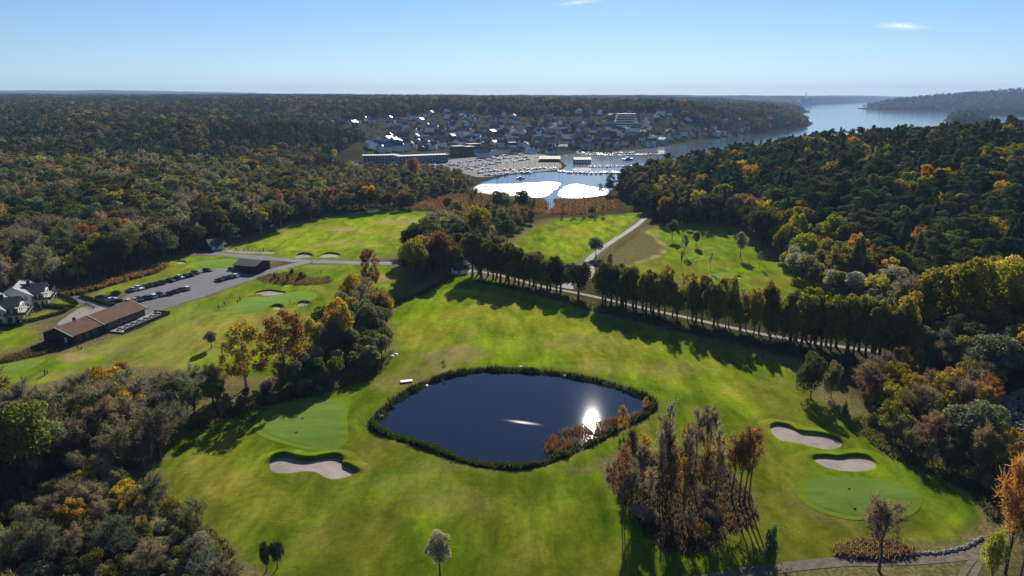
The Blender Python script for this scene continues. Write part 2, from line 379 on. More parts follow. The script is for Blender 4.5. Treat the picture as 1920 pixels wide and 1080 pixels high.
def sheet(name, Q, m, lift, step=2.0, flat=None, dome=0.0):
    """a draped patch filling an outline, cut as a fine grid and trimmed at its edge"""
    Q = np.array(Q); bm = bmesh.new()
    vs = [bm.verts.new((x, y, 0)) for x, y in Q]; bm.faces.new(vs)
    lo, hi = Q.min(0), Q.max(0)
    for ax in (0, 1):
        for t in np.arange(lo[ax] + step * .37, hi[ax], step):
            co = [0, 0, 0]; co[ax] = t; no = [0, 0, 0]; no[ax] = 1
            bmesh.ops.bisect_plane(bm, geom=bm.verts[:] + bm.edges[:] + bm.faces[:], plane_co=co, plane_no=no)
    X = np.array([v.co.x for v in bm.verts]); Y = np.array([v.co.y for v in bm.verts])
    Z = land(X, Y) + lift if flat is None else np.full(len(X), flat)
    if dome:
        Z = Z + dome * sstep(edge_dist(np.stack([X, Y], -1), Q), 0, 6)
    for v, z in zip(bm.verts, Z): v.co.z = z
    bmesh.ops.recalc_face_normals(bm, faces=bm.faces)
    if sum(f.normal.z for f in bm.faces) < 0: bmesh.ops.reverse_faces(bm, faces=bm.faces)
    me = bpy.data.meshes.new(name); bm.to_mesh(me); bm.free(); me.materials.append(m)
    for p in me.polygons: p.use_smooth = True
    return me

# ------------------------------------------------------------------ the ground
def axis_lines(fine0, fine1, step, lo, hi, grow):
    a = list(np.arange(fine0, fine1 + step / 2, step)); s = step
    while a[-1] < hi: s *= grow; a.append(a[-1] + s)
    b = []; x = fine0; s = step
    while x > lo: s *= grow; x -= s; b.append(x)
    return np.array(b[::-1] + a)
gx = axis_lines(-150, 150, 1.6, -9000, 9000, 1.045)
gy = axis_lines(95, 330, 1.6, -300, 16000, 1.022)
GX, GY = np.meshgrid(gx, gy); GP = np.stack([GX, GY], -1)
GZ = land(GX, GY)
nx_, ny_ = len(gx), len(gy)
ii = np.arange(ny_ - 1)[:, None] * nx_ + np.arange(nx_ - 1)
GF = np.stack([ii, ii + 1, ii + nx_ + 1, ii + nx_], -1).reshape(-1, 4)
gme = mesh_np('ground', np.stack([GX, GY, GZ], -1).reshape(-1, 3), GF, grass_material(), True)
jit = 1.2 * wav(GX, GY, 8, 2) + 0.8 * wav(GX, GY, 3.5, 11)
_gd = np.max([sdist(GP, q) for q in GRASS], 0)
mown = sstep(_gd + jit, -1.5, 1.5)
_cop = sstep(sdist(GP, COPSE) + jit, -1, 1.5)
mown = mown * (1 - _cop)
_pd = sdist(GP, POND)
mown = mown * (1 - sstep(_pd, -2.2, -1.0))
marsh = sstep(sdist(GP, MARSH) + jit * 2, -5, 4)
rough = np.maximum(sstep(sdist(GP, ROUGH) + jit, -2, 2), np.maximum(_cop * 0.9, sstep(_gd + jit, -14, -2) * (1 - mown) * sstep(GY, 480, 440)))
town_m = sstep(sdist(GP, TOWN), -10, 60)
dry = np.zeros_like(GX)
for (px, py, rx, ry, a) in [(845,668,9,9,.75),(820,690,7,5,.55),(755,715,10,7,.45),(990,905,0,0,0),(760,900,8,4,.28),(845,935,9,5,.3),(830,875,8,3,.3),(880,628,2,14,.3),(640,430,9,5,.8),(745,415,16,9,.75),
        (660,455,20,9,.4),(740,440,8,6,.6),(700,480,8,8,.4),(330,640,26,18,.35),(260,690,18,10,.4),(420,600,30,22,.28),(730,520,6,6,.8),(980,1010,0,0,0),(150,668,6,5,.8),(1265,690,14,6,.3),(1130,690,12,5,.25),(1530,940,7,8,.35),(1100,640,30,8,.2),
        (1100,880,3,1.2,.6),(1045,790,0,0,0),(1420,660,20,5,.3),(200,655,12,6,.45),(120,705,10,5,.4)]:
    if a:
        x0, y0 = G(px, py)
        dry = np.maximum(dry, a * sstep(1.35 - np.hypot((GX - x0) / rx, (GY - y0) / ry) + 0.35 * wav(GX, GY, 7, 5), 0, 1))
CUT = [smooth_loop(poly(q), 2) for q in [
    [(735,645),(760,580),(850,530),(1000,572),(1180,628),(1340,668),(1400,698),(1402,730),(1432,770),(1420,792),(1330,750),(1260,728),(1150,700),(960,678),(860,682)],
    [(690,930),(720,893),(800,882),(880,897),(905,930),(880,962),(800,978),(730,965)], [(1430,880),(1470,850),(1500,870),(1490,930),(1510,985),(1600,1010),(1740,1000),(1800,950),(1815,985),(1740,1018),(1560,1030),(1460,1000)],
    [(240,690),(300,620),(420,578),(470,590),(500,620),(560,660),(430,700),(330,684)], [(455,452),(640,412),(780,400),(830,415),(780,455),(640,470),(500,468)], [(1000,455),(1060,420),(1180,402),(1195,405),(1110,465),(1060,485)],
    [(330,860),(420,800),(470,830),(480,900),(560,930),(640,985),(500,985),(380,930)], [(960,960),(1080,930),(1120,960),(1125,1040),(1000,1060),(930,1010)]]]
cut = sstep(np.max([sdist(GP, q) for q in CUT], 0) + .3 * jit, -.5, .6)
for n_, v_ in (('cut', cut), ('mown', mown), ('marsh', marsh), ('rough', rough), ('town', town_m), ('dry', dry)): attr(gme, n_, v_.ravel())
tag(link('ground', gme), kind='structure')
# water of the bay and the fjord
wm, N, L, B, bn = water_material('bay_water', (.012, .035, .060), 0.10, 0.12, 0.35)
V = np.array([(-1500, 420, -4), (9000, 420, -4), (9000, 16000, -4), (-1500, 16000, -4)])
tag(link('bay_water', mesh_np('bay_water', V, [[0, 1, 2, 3]], wm)), kind='structure')
pm, N, L, B, bn = water_material('pond_water', (.006, .012, .032), 0.02, 0.018, 2.6)
# a cat's-paw of wind roughens one streak of the water
_a, _b = np.array(G(925,782)), np.array(G(1026,796)); _c = (_a + _b) / 2; _l = np.hypot(*(_b - _a)) / 2
mp = N.new('ShaderNodeMapping'); mp.vector_type = 'TEXTURE'; mp.inputs['Location'].default_value = (_c[0], _c[1], -.34); mp.inputs['Rotation'].default_value = (0, 0, math.atan2(_b[1] - _a[1], _b[0] - _a[0])); mp.inputs['Scale'].default_value = (_l, 1.3, 5)
geo_ = N.new('ShaderNodeNewGeometry'); gr_ = N.new('ShaderNodeTexGradient'); gr_.gradient_type = 'SPHERICAL'; L.new(geo_.outputs['Position'], mp.inputs[0]); L.new(mp.outputs[0], gr_.inputs[0])
rr_ = ramp(N, [(0.0, (.02,) * 3), (0.9, (.22,) * 3)]); L.new(gr_.outputs[0], rr_.inputs[0]); L.new(rr_.outputs[0], B.inputs['Roughness'])
_pw = POND + (POND - POND.mean(0)) * 0.03
tag(link('pond_water', sheet('pond_water', _pw, pm, 0, 8.0, flat=-0.34)), kind='structure')
def grid_land(X, Y):
    X = np.asarray(X, float); Y = np.asarray(Y, float)
    i = np.clip(np.searchsorted(gx, X) - 1, 0, nx_ - 2); j = np.clip(np.searchsorted(gy, Y) - 1, 0, ny_ - 2)
    u = np.clip((X - gx[i]) / (gx[i + 1] - gx[i]), 0, 1); v = np.clip((Y - gy[j]) / (gy[j + 1] - gy[j]), 0, 1)
    return (GZ[j, i] * (1 - u) + GZ[j, i + 1] * u) * (1 - v) + (GZ[j + 1, i] * (1 - u) + GZ[j + 1, i + 1] * u) * v
land_exact = land
land = grid_land

# ------------------------------------------------------------------ tree models (each 10 m tall, scaled when planted)
def leaf_quads(P, Nrm, w, h, rng, up=None):
    """one small card per point, facing Nrm"""
    n = len(P); Nrm = Nrm / (np.linalg.norm(Nrm, axis=1)[:, None] + 1e-9)
    r = rng.normal(size=(n, 3)) if up is None else up + 0.25 * rng.normal(size=(n, 3))
    a = np.cross(Nrm, r); a /= np.linalg.norm(a, axis=1)[:, None] + 1e-9; b = np.cross(Nrm, a)
    w = np.broadcast_to(w, n)[:, None] / 2; h = np.broadcast_to(h, n)[:, None] / 2
    # a ragged four-corner leaf spray rather than a neat square
    k = rng.uniform(.55, 1.25, (4, n, 1))
    V = np.stack([P - a * w * k[0] - b * h * .4, P + a * w * .5 - b * h * k[1], P + a * w * k[2] + b * h * .4, P - a * w * .5 + b * h * k[3]], 1).reshape(-1, 3)
    return V, np.arange(4 * n).reshape(n, 4)
def lobe_leaves(lobes, n, size, rng, inner=0.25, jitter=0.7, keep=0.62):
    lobes = np.array(lobes); wt = lobes[:, 3] * lobes[:, 5]; idx = rng.choice(len(lobes), n * 2, p=wt / wt.sum())
    d = rng.normal(size=(n * 2, 3)); d /= np.linalg.norm(d, axis=1)[:, None]
    d[:, 2] = np.where(rng.rand(n * 2) < .35, np.abs(d[:, 2]), d[:, 2])
    r = np.where(rng.rand(n * 2) < inner, rng.uniform(.3, .8, n * 2), rng.uniform(.82, 1.1, n * 2))
    P = lobes[idx, :3] + d * r[:, None] * lobes[idx, 3:6]
    deep = np.zeros(n * 2, bool)
    for q in lobes: deep |= (((P - q[:3]) / q[3:6]) ** 2).sum(1) < keep ** 2
    ok = ~deep | (rng.rand(n * 2) < .12)
    P, d, idx = P[ok][:n], d[ok][:n], idx[ok][:n]
    lv = rng.uniform(0, 1, len(lobes))[idx] * .5 + rng.uniform(0, .5, len(P))
    V, F = leaf_quads(P, d + jitter * rng.normal(size=d.shape), size * rng.uniform(.6, 1.5, len(P)), size * rng.uniform(.6, 1.5, len(P)), rng)
    return V, F, np.repeat(lv, 4)
def tubes(segs, n=5):
    V = []; F = []
    for p, q, r0, r1 in segs:
        p, q = np.array(p, float), np.array(q, float); d = q - p; d /= np.linalg.norm(d) + 1e-9
        a = np.cross(d, (0.3, .9, .2)); a /= np.linalg.norm(a) + 1e-9; b = np.cross(d, a); o = len(V)
        for c0, r in ((p, r0), (q, r1)):
            for i in range(n):
                t = 2 * math.pi * i / n; V.append(c0 + (a * math.cos(t) + b * math.sin(t)) * r)
        F += [(o + i, o + (i + 1) % n, o + n + (i + 1) % n, o + n + i) for i in range(n)]
    return np.array(V), np.array(F)
def limb_path(p, d, length, r, rng, segs=3, rise=.25):
    out = []; p = np.array(p, float); d = np.array(d, float)
    for i in range(segs):
        d = d / np.linalg.norm(d); q = p + d * length / segs
        out.append((p, q, r * (1 - i / segs * .75), r * (1 - (i + 1) / segs * .75))); p = q
        d = d + rng.normal(size=3) * .22 + np.array([0, 0, rise])
    return out, p
def trunk_segs(h, r, rng, lean=.02, segs=4):
    out = []; p = np.zeros(3); p[2] = -.15
    for i in range(segs):
        q = np.array([rng.normal() * lean * h * (i + 1) / segs, rng.normal() * lean * h * (i + 1) / segs, h * (i + 1) / segs])
        out.append((p, q, r * (1 - .8 * i / segs) * (1.25 if i == 0 else 1), r * (1 - .8 * (i + 1) / segs))); p = q
    return out
def model(kind, seed, lod):
    """returns trunk (V,F) and crown (V,F,leafvar); lod 0 near, 1 middle, 2 far"""
    rng = np.random.RandomState(seed); q = [1.0, .42, .08][lod]; sz = [1.0, 1.4, 2.6][lod]
    T = []; C = []
    def dirs(k): return rng.uniform(0, 6.283, k)
    if kind in ('broad', 'alley', 'bush'):
        z0, rx, nl = {'broad': (2.6, 3.7, 26), 'alley': (1.4, 2.8, 28), 'bush': (0.4, 4.8, 22)}[kind]
        zc = (z0 + 10) / 2; rz = (10 - z0) / 2
        L = []
        for i in range(nl):
            d = rng.normal(size=3); d /= np.linalg.norm(d); r = rng.uniform(.35, .78)
            z = zc + d[2] * rz * r; taper = 1 - .25 * max(0, (z - zc) / rz)
            s = rng.uniform(.24, .40)
            L.append((d[0] * rx * r * taper, d[1] * rx * r * taper, z, rx * s, rx * s, rz * s * .95))
        C.append(lobe_leaves(L, int(5200 * q), .30 * sz * (1.15 if kind == 'bush' else 1), rng))
        T += trunk_segs(7.2 if kind != 'bush' else 4, .26 if kind != 'bush' else .18, rng)
        for a in dirs(9):
            z = rng.uniform(z0 + .2, 6); T += limb_path((0, 0, z), (math.cos(a), math.sin(a), .7), rx * .85, .10, rng)[0]
    elif kind == 'birch':
        L = []
        for i in range(64):
            z = rng.uniform(2.4, 9.6); t = (z - 2.2) / 7.8; R = 3.2 * max(0, 1 - ((z - 5.4) / 4.7) ** 2) ** .5 * rng.uniform(.05, 1) ** .5; a = rng.uniform(0, 6.283)
            s = rng.uniform(.38, .75); L.append((R * math.cos(a), R * math.sin(a), z, s, s, s * 1.35))
        C.append(lobe_leaves(L, int(5600 * q), .24 * sz, rng, inner=.5, keep=.2))
        T += trunk_segs(9.3, .17, rng, .025)
        for i, a in enumerate(dirs(16)):
            z = 2.2 + 6 * i / 16; T += limb_path((0, 0, z), (math.cos(a), math.sin(a), 1.1), 2.6 * (1 - .06 * i), .055, rng, 3, .05)[0]
    elif kind in ('bare', 'slim'):
        z0, R, nb = (2.2, 3.4, 20) if kind == 'bare' else (3.8, 1.6, 18)
        T += trunk_segs(8.8 if kind == 'bare' else 9.5, .2 if kind == 'bare' else .11, rng, .02); ends = []
        for i, a in enumerate(dirs(nb)):
            z = z0 + (8.6 - z0) * i / nb; ln = R * (1.15 - .6 * i / nb)
            s, e = limb_path((0, 0, z), (math.cos(a), math.sin(a), 1.25), ln * 1.25, .06 if kind == 'bare' else .03, rng, 4, .12); T += s
            ends += [x[1] for x in s[1:]] + [(x[0] + x[1]) / 2 for x in s[1:]]
        ends = np.array(ends); nt = int((2300 if kind == 'bare' else 900) * q)
        b = ends[rng.randint(len(ends), size=nt)]; d = rng.normal(size=(nt, 3)) + np.array([0, 0, .9]) + .4 * np.c_[b[:, :2], np.zeros(nt)] / (R + .1)
        d /= np.linalg.norm(d, axis=1)[:, None]; ln = rng.uniform(.5, 1.25, nt) * (1 if kind == 'bare' else .6)
        side = np.cross(d, rng.normal(size=(nt, 3))); side /= np.linalg.norm(side, axis=1)[:, None]; wd = (.032 * (1 if lod == 0 else 2.2 if lod == 1 else 6))
        p0 = b; p1 = b + d * ln[:, None]
        V = np.stack([p0 - side * wd, p0 + side * wd, p1 + side * wd * .5, p1 - side * wd * .5], 1).reshape(-1, 3)
        C.append((V, np.arange(4 * nt).reshape(nt, 4), np.repeat(rng.uniform(.1, .6, nt), 4)))
        nf = int((1300 if kind == 'bare' else 260) * q); pt = ends[rng.randint(len(ends), size=nf)] + rng.normal(size=(nf, 3)) * .42
        V, F = leaf_quads(pt, rng.normal(size=(nf, 3)), .17 * sz, .17 * sz, rng); C.append((V, F, np.repeat(rng.uniform(.3, 1, nf), 4)))
    elif kind == 'pine':
        L = []
        for i in range(20):
            z = rng.uniform(3.6, 9.7); t = (z - 3.6) / 6.2; R = 2.3 * (1 - t ** 2.2) ** .5 * rng.uniform(.25, 1); a = rng.uniform(0, 6.283)
            s = rng.uniform(.6, 1.05) * (1.15 - .45 * t); L.append((R * math.cos(a), R * math.sin(a), z, s * 1.15, s * 1.15, s * .6))
        L.append((0, 0, 9.5, .6, .6, .5))
        C.append(lobe_leaves(L, int(4400 * q), .25 * sz, rng, inner=.3))
        T += trunk_segs(9.3, .19, rng, .015)
        for i, a in enumerate(dirs(14)):
            z = 3.4 + 5.6 * i / 14; T += limb_path((0, 0, z), (math.cos(a), math.sin(a), .35), 2.0 - .09 * i, .05, rng, 2, .1)[0]
    elif kind == 'spruce':
        n = int(4600 * q); z = 10 * (1 - rng.rand(n) ** .62 * .92); ring = np.floor(z * 2.2) / 2.2
        R = (10.1 - z) * .25 * (.55 + .45 * ((z * 2.2) % 1 < .55)) + .08; a = rng.uniform(0, 6.283, n) ; rr = R * rng.uniform(.45, 1.08, n) * (1 + .22 * np.sin(a * 5 + ring * 3))
        P = np.c_[rr * np.cos(a), rr * np.sin(a), z - .12 * rr]; d = np.c_[np.cos(a), np.sin(a), np.full(n, .9)]
        V, F = leaf_quads(P, d + .5 * rng.normal(size=d.shape), .27 * sz, .27 * sz, rng); C.append((V, F, np.repeat(rng.uniform(0, .9, n), 4)))
        T += trunk_segs(9.6, .17, rng, .008)
    tv, tf = tubes(T, 5 if lod == 0 else 3)
    off = 0; V = []; F = []; A = []
    for v, f, a in C: V.append(v); F.append(f + off); A.append(a); off += len(v)
    return (tv, tf), (np.vstack(V), np.vstack(F), np.concatenate(A))
TBARK = {'birch': BIRCHBARK, 'slim': BARK, 'pine': PINEBARK}
LEAFM = {'pine': NEEDLE, 'spruce': NEEDLE}
KINDS_T = ['broad', 'alley', 'bush', 'birch', 'bare', 'slim', 'pine', 'spruce']
NEAR = {}
for kk, kind in enumerate(KINDS_T):
    for s in range(4 if kind in ('broad', 'bush', 'pine', 'bare', 'birch') else 3):
        (tv, tf), (cv, cf, ca) = model(kind, 100 * kk + s, 0)
        cm = mesh_np('crown', cv, cf, LEAFM.get(kind, LEAF)); attr(cm, 'leafvar', ca)
        NEAR.setdefault(kind, []).append((mesh_np('trunk', tv, tf, TBARK.get(kind, BARK), True), cm))
STUFFCOL = {}
PROTO_INDEX = {}
for lod in (1, 2):
    pc = bpy.data.collections.new('woodland_models_%d' % lod); STUFFCOL[lod] = pc; n = 0
    for kk, kind in enumerate(KINDS_T):
        for s in range(3):
            (tv, tf), (cv, cf, ca) = model(kind, 100 * kk + 50 + s, lod)
            V = np.vstack([tv, cv]); F = np.vstack([tf, cf + len(tv)])
            me = mesh_np('woodland_tree', V, F, [TBARK.get(kind, BARK), LEAFM.get(kind, LEAF)], False, np.r_[np.zeros(len(tf)), np.ones(len(cf))])
            attr(me, 'leafvar', np.r_[np.zeros(len(tv)), ca])
            o = bpy.data.objects.new('woodland_tree_%02d_%02d' % (kk, s), me); pc.objects.link(o)
            PROTO_INDEX[(kind, s)] = n; n += 1

# ------------------------------------------------------------------ planting
TINT = {  # name -> leaf colour
    'olive green': (.165, .168, .042), 'dark green': (.100, .126, .044), 'yellow green': (.235, .215, .034), 'golden yellow': (.37, .275, .045),
    'rusty orange': (.35, .205, .060), 'copper brown': (.22, .125, .068), 'grey brown': (.195, .175, .140), 'grey green': (.165, .180, .118),
    'silvery grey': (.28, .28, .24), 'blackish green': (.080, .104, .062), 'deep green': (.104, .130, .066), 'mauve brown': (.180, .150, .137), 'dusky green': (.068, .080, .034), 'dusky olive': (.108, .104, .036), 'red': (.28, .06, .03)}
KNAME = {'broad': ('broadleaf_tree', 'broadleaf tree', 'tree'), 'alley': ('avenue_tree', 'avenue tree', 'tree'), 'bush': ('shrub', 'shrub', 'shrub'), 'birch': ('birch_tree', 'birch tree', 'tree'),
         'bare': ('thin_leaved_tree', 'sparse tree', 'tree'), 'slim': ('slender_tree', 'slender sparse tree', 'tree'), 'pine': ('pine_tree', 'pine tree', 'tree'), 'spruce': ('spruce_tree', 'spruce tree', 'tree')}
rng = np.random.RandomState(11)
TREES = []   # x, y, height, width factor, kind, tint name, place phrase, group, own label
def plant(x, y, h, wf, kind, tint, where, group, own=None): TREES.append([x, y, h, wf, kind, tint, where, group, own])
WIDTH10 = {'broad': 8.2, 'alley': 5.8, 'bush': 10.4, 'birch': 6.6, 'bare': 7.6, 'slim': 3.4, 'pine': 5.2, 'spruce': 4.4}
def sighted(px, py, top, wpx, kind, tint, label, group=None):
    """a tree seen with its foot at (px,py), its top at row top and wpx wide"""
    x, y = G(px, py); z = land1(x, y); d = sight(px, top); zt = CAMZ + d[2] * y / d[1]
    h = max(1.5, zt - z); depth = y * math.cos(PITCH) + (CAMZ - z) * math.sin(PITCH); wm = wpx / FPX * depth
    plant(x, y, h, wm / (WIDTH10[kind] * h / 10), kind, tint, '', group, label)

# --- trees one can single out
for a in [
 (462,726,608,88,'birch','golden yellow','golden weeping birch with dark forked trunk beside the rusty orange birch'),
 (536,712,583,104,'birch','rusty orange','tall rusty orange birch next to the golden birch on the ditch bank'),
 (397,652,622,30,'broad','grey green','small grey green round tree alone on the pale fairway below the clubhouse'),
 (694,548,468,44,'birch','copper brown','tall thin brownish birch with bare lower stem by the shrub bed'),
 (775,530,446,70,'broad','yellow green','big yellow green tree at the road end by the ditch'),
 (826,515,430,60,'broad','copper brown','copper red leaved tree between the yellow green tree and the small hut'),
 (840,462,404,46,'broad','yellow green','yellow green tree at the edge of the driving range'),
 (892,455,384,66,'broad','yellow green','tall yellow topped tree behind the avenue at the range edge'),
 (640,672,556,66,'broad','golden yellow','golden tree rising out of the dark willows by the ditch'),
 (592,668,588,46,'broad','golden yellow','smaller golden tree beside the rusty orange birch'),
 (660,585,512,56,'broad','golden yellow','yellow topped tree at the upper end of the ditch thicket'),
 (1085,556,482,50,'alley','dark green','round crowned avenue tree standing alone in the gap of the row'),
 (1260,450,411,24,'broad','grey green','small dense tree on the upper edge of the short course'),
 (1305,463,430,20,'broad','grey green','little round tree beside the pale tee of the short course'),
 (1283,478,442,20,'bare','grey green','narrow loose tree on the short course'),
 (1277,503,470,12,'bare','grey green','thin sapling below the narrow loose tree on the short course'),
 (1332,506,472,11,'slim','grey brown','bare young tree on the short course'),
 (1424,502,468,10,'slim','grey brown','bare sapling near the wood edge on the short course'),
 (1388,482,431,27,'broad','silvery grey','pale grey round tree casting a dark shadow on the short course'),
 (1143,500,474,15,'bush','grey green','dark bush at the corner of the brown rough'),
 (825,1082,998,60,'broad','silvery grey','small silvery tree alone on the near fairway'),
 (500,1068,1010,26,'alley','dark green','dark upright bush at the near fairway edge'),
 (520,1062,1006,28,'alley','deep green','taller of the two dark bushes at the near fairway edge'),
 (1648,1068,938,108,'bare','mauve brown','nearly leafless tree by the gravel track in front of the oval green'),
 (1440,1085,978,30,'alley','deep green','dark leafy bush in the shade beside the gravel track'),
 (1885,1075,868,100,'bare','rusty orange','tall tree thinning to rust brown at the track end'),
 (1860,1085,985,52,'bush','yellow green','yellow green bushy sapling beside the track fork'),
 (1912,1090,920,60,'bare','grey brown','grey leafless tree at the track fork'),
 (1520,742,660,66,'bush','dark green','grey green rounded bush at the fairway edge above the bunkers'),
 (1558,745,676,40,'bush','grey green','narrow grey bush beside the rounded one above the bunkers'),
 (1582,785,752,16,'bush','dark green','little dark cone shaped shrub on the fairway edge'),
 (52,905,738,165,'broad','olive green','huge round olive green tree towering over the grey thicket'),
 (1210,762,744,12,'birch','rusty orange','rusty top of a young birch by the pond bank'),
 (1168,812,760,22,'birch','rusty orange','small rusty birch growing from the brown reeds of the pond'),
 (832,696,674,11,'birch','yellow green','yellow sapling at the upper pond edge'),
 (902,382,358,16,'slim','grey brown','lone bare tree in the brown marsh'),
 (1785,648,468,145,'broad','yellow green','huge yellowing oak at the foot of the forest slope'),
 (1885,655,492,125,'broad','yellow green','second huge oak, golden topped, at the foot of the slope'),
 (1690,606,534,52,'broad','silvery grey','pale lilac grey tree before the huge oak'),
 (1862,742,628,135,'broad','grey green','wide grey green willow above the scree'),
 (1815,868,745,118,'broad','grey green','dome shaped grey green tree over the right thicket'),
 (1832,905,800,70,'bare','mauve brown','mauve brown half bare tree before the dome shaped one'),
 (1640,1075,0,0,None,None,None)]:
    if a[4]: sighted(*a)
sighted(773,330,293,30,'broad','copper brown','red topped tree standing before the waterfront apartments')
sighted(678,344,318,16,'broad','rusty orange','bright orange tree in the wood before the harbour')
# --- avenue
for i in range(20):
    t = i / 19; sighted(888 + 162 * t + rng.uniform(-3, 3), 517 + 33 * t - 5 * (i % 2), 436 + 52 * t + rng.uniform(-12, 14), rng.uniform(40, 58), 'alley', ['dark green', 'olive green', 'olive green'][i % 3], 'dark crowned avenue tree in the closed row beside the path', 'dark closed row of avenue trees')
for i in range(15):
    t = i / 14; sighted(1128 + 115 * t + rng.uniform(-4, 4), 566 + 26 * t - 6 * (i % 2) + rng.uniform(-3, 3), 484 + 22 * t + rng.uniform(-9, 14), 46, 'alley', ['olive green', 'dark green'][i % 2], 'olive crowned avenue tree in the tall clump below the rough', 'tall clump of the avenue')
for i in [k for k in range(28) if k not in (3, 8, 9, 14, 20)]:
    t = i / 27; sighted(1250 + 240 * t + rng.uniform(-4, 4), 594 + 50 * t - 7 * (i % 2) + rng.uniform(-4, 4), 512 + 36 * t + rng.uniform(-22, 24), rng.uniform(26, 50), 'alley' if i % 4 else 'birch', ['yellow green', 'olive green', 'olive green'][i % 3], 'narrow yellowing avenue tree with see through crown beside the path', 'thin yellowing stretch of the avenue')
for i in range(22):
    t = i / 21; sighted(1482 + 210 * t + rng.uniform(-5, 5), 642 + 40 * t - 8 * (i % 2) + rng.uniform(-4, 4), 538 + 22 * t + rng.uniform(-22, 24), rng.uniform(40, 66), 'alley', ['olive green', 'yellow green'][i % 2], 'broad olive avenue tree where the path runs into the wood', 'end of the avenue by the wood')
# --- copse between the pond and the oval green
for i in range(23):
    px, py = rng.uniform(1165, 1345), rng.uniform(905, 1000)
    sighted(px, py, py - (rng.uniform(120, 180) if px > 1235 else rng.uniform(80, 125)), 36, 'slim', ['grey brown', 'mauve brown', 'rusty orange', 'copper brown', 'golden yellow'][rng.choice(5, p=[.26, .15, .19, .2, .2])], 'slender tree in the copse between pond and oval green', 'slender trees of the copse')
for px, py, top in [(1385,945,805),(1395,948,790),(1372,940,815),(1404,946,800)]:
    sighted(px, py, top, 60, 'slim', 'copper brown', 'stem at the edge of the copse near the bunkers', 'tall stems beside the copse')
for px, py, top in [(1300,920,760),(1318,915,752),(1330,925,765),(1240,900,770)]:
    sighted(px, py, top, 44, 'slim', 'mauve brown', 'stem rising from the back of the copse', 'tall stems at the back of the copse')
for i in range(15):
    a = i / 15 * 6.283; px, py = 1262 + 98 * math.cos(a) * rng.uniform(.6, 1), 945 + 72 * math.sin(a) * rng.uniform(.55, 1) + .28 * 98 * math.cos(a) * .6
    sighted(px, py, py - rng.uniform(22, 42), rng.uniform(34, 52), 'bare' if i % 5 else 'bush', ['mauve brown', 'grey brown', 'copper brown', 'rusty orange'][rng.choice(4, p=[.4, .35, .15, .1])], 'shrub in the skirt of the copse', 'brown shrubs round the copse')

# --- thickets and woods: filled outlines
def fill(Q, spacing, hr, mix, where, group, wf=(0.85, 1.2), tries=6000, seed=1, avoid=()):
    r = np.random.RandomState(seed); Q = np.array(Q); lo, hi = Q.min(0), Q.max(0); P = r.uniform(lo, hi, (tries, 2)); P = P[inside(P, Q)]
    got = []
    for p in P:
        if all((p[0] - g[0]) ** 2 + (p[1] - g[1]) ** 2 > spacing ** 2 for g in got): got.append(p)
    ks = list(mix); pr = np.array([mix[k] for k in ks], float); pr /= pr.sum()
    for p in got:
        if any(inside(p[None], q)[0] for q in avoid): continue
        kind, tint = ks[r.choice(len(ks), p=pr)]; h = r.uniform(*hr) * (0.55 if kind == 'bush' else 1)
        plant(p[0], p[1], h, r.uniform(*wf), kind, tint, where, group)
SHR = {('bush','grey green'):.32,('bare','grey brown'):.14,('bare','mauve brown'):.07,('bush','olive green'):.16,('bush','deep green'):.14,('bare','copper brown'):.02,('birch','golden yellow'):.02,('bare','grey green'):.11,('bush','yellow green'):.05}
fill(poly([(-80,1110),(-80,905),(60,895),(180,900),(255,915),(285,945),(330,975),(385,1015),(430,1060),(440,1120),(420,1250),(-80,1300)]), 2.6, (5, 8.5), SHR, 'in the mixed thicket below the fairway edge', 'shrubs and small trees of the near thicket', seed=2, wf=(1.05, 1.5))
fill(poly([(-80,905),(-80,830),(20,815),(110,795),(200,775),(330,765),(385,752),(412,752),(400,772),(345,800),(318,850),(265,900),(120,905)]), 3.6, (8, 13), {('bare','grey brown'):.3,('bare','mauve brown'):.16,('broad','grey green'):.26,('broad','olive green'):.1,('bare','grey green'):.18,('birch','golden yellow'):.03}, 'in the grey alder belt beside the ditch', 'grey trees of the alder belt', seed=3, wf=(1.0, 1.4))
fill(poly([(405,772),(420,752),(500,738),(600,722),(620,728),(560,748),(480,762)]), 2.6, (3, 6), {('bush','dark green'):.4,('bush','grey green'):.4,('bare','grey brown'):.2}, 'in the low scrub under the birches by the ditch', 'low scrub under the birches', seed=14)
fill(poly([(180,742),(232,735),(240,752),(190,760)]), 3, (8, 10), {('broad','golden yellow'):1}, 'at the back of the grey alder belt', 'golden trees behind the alder belt', seed=4)
fill(poly([(500,748),(600,726),(690,700),(727,665),(722,640),(690,640),(640,690),(560,712),(500,732)]), 3.6, (5.5, 9.5), {('broad','grey green'):.55,('bush','silvery grey'):.12,('bare','grey brown'):.15,('broad','dark green'):.18}, 'in the dark willow thicket beside the ditch', 'dark willows by the ditch', seed=5)
fill(poly([(600,650),(640,610),(690,575),(722,590),(722,640),(690,650),(630,690)]), 3.6, (8, 13), {('broad','grey green'):.45,('bare','grey brown'):.25,('broad','dark green'):.15,('broad','golden yellow'):.15}, 'in the thicket at the upper end of the ditch', 'trees of the upper ditch thicket', seed=6)
fill(poly([(770,535),(800,522),(850,505),(868,480),(860,450),(830,440),(800,480),(775,510)]), 5, (11, 17), {('broad','grey green'):.4,('broad','dark green'):.3,('broad','copper brown'):.15,('broad','yellow green'):.15}, 'in the clump by the small hut', 'trees of the clump by the hut', seed=7)
fill(poly([(850,440),(890,412),(960,412),(1000,414),(945,455),(900,470)]), 7, (7, 11), {('broad','dark green'):.5,('pine','deep green'):.2,('bare','grey brown'):.3}, 'in the wood between the ranges', 'trees between the two ranges', seed=8)
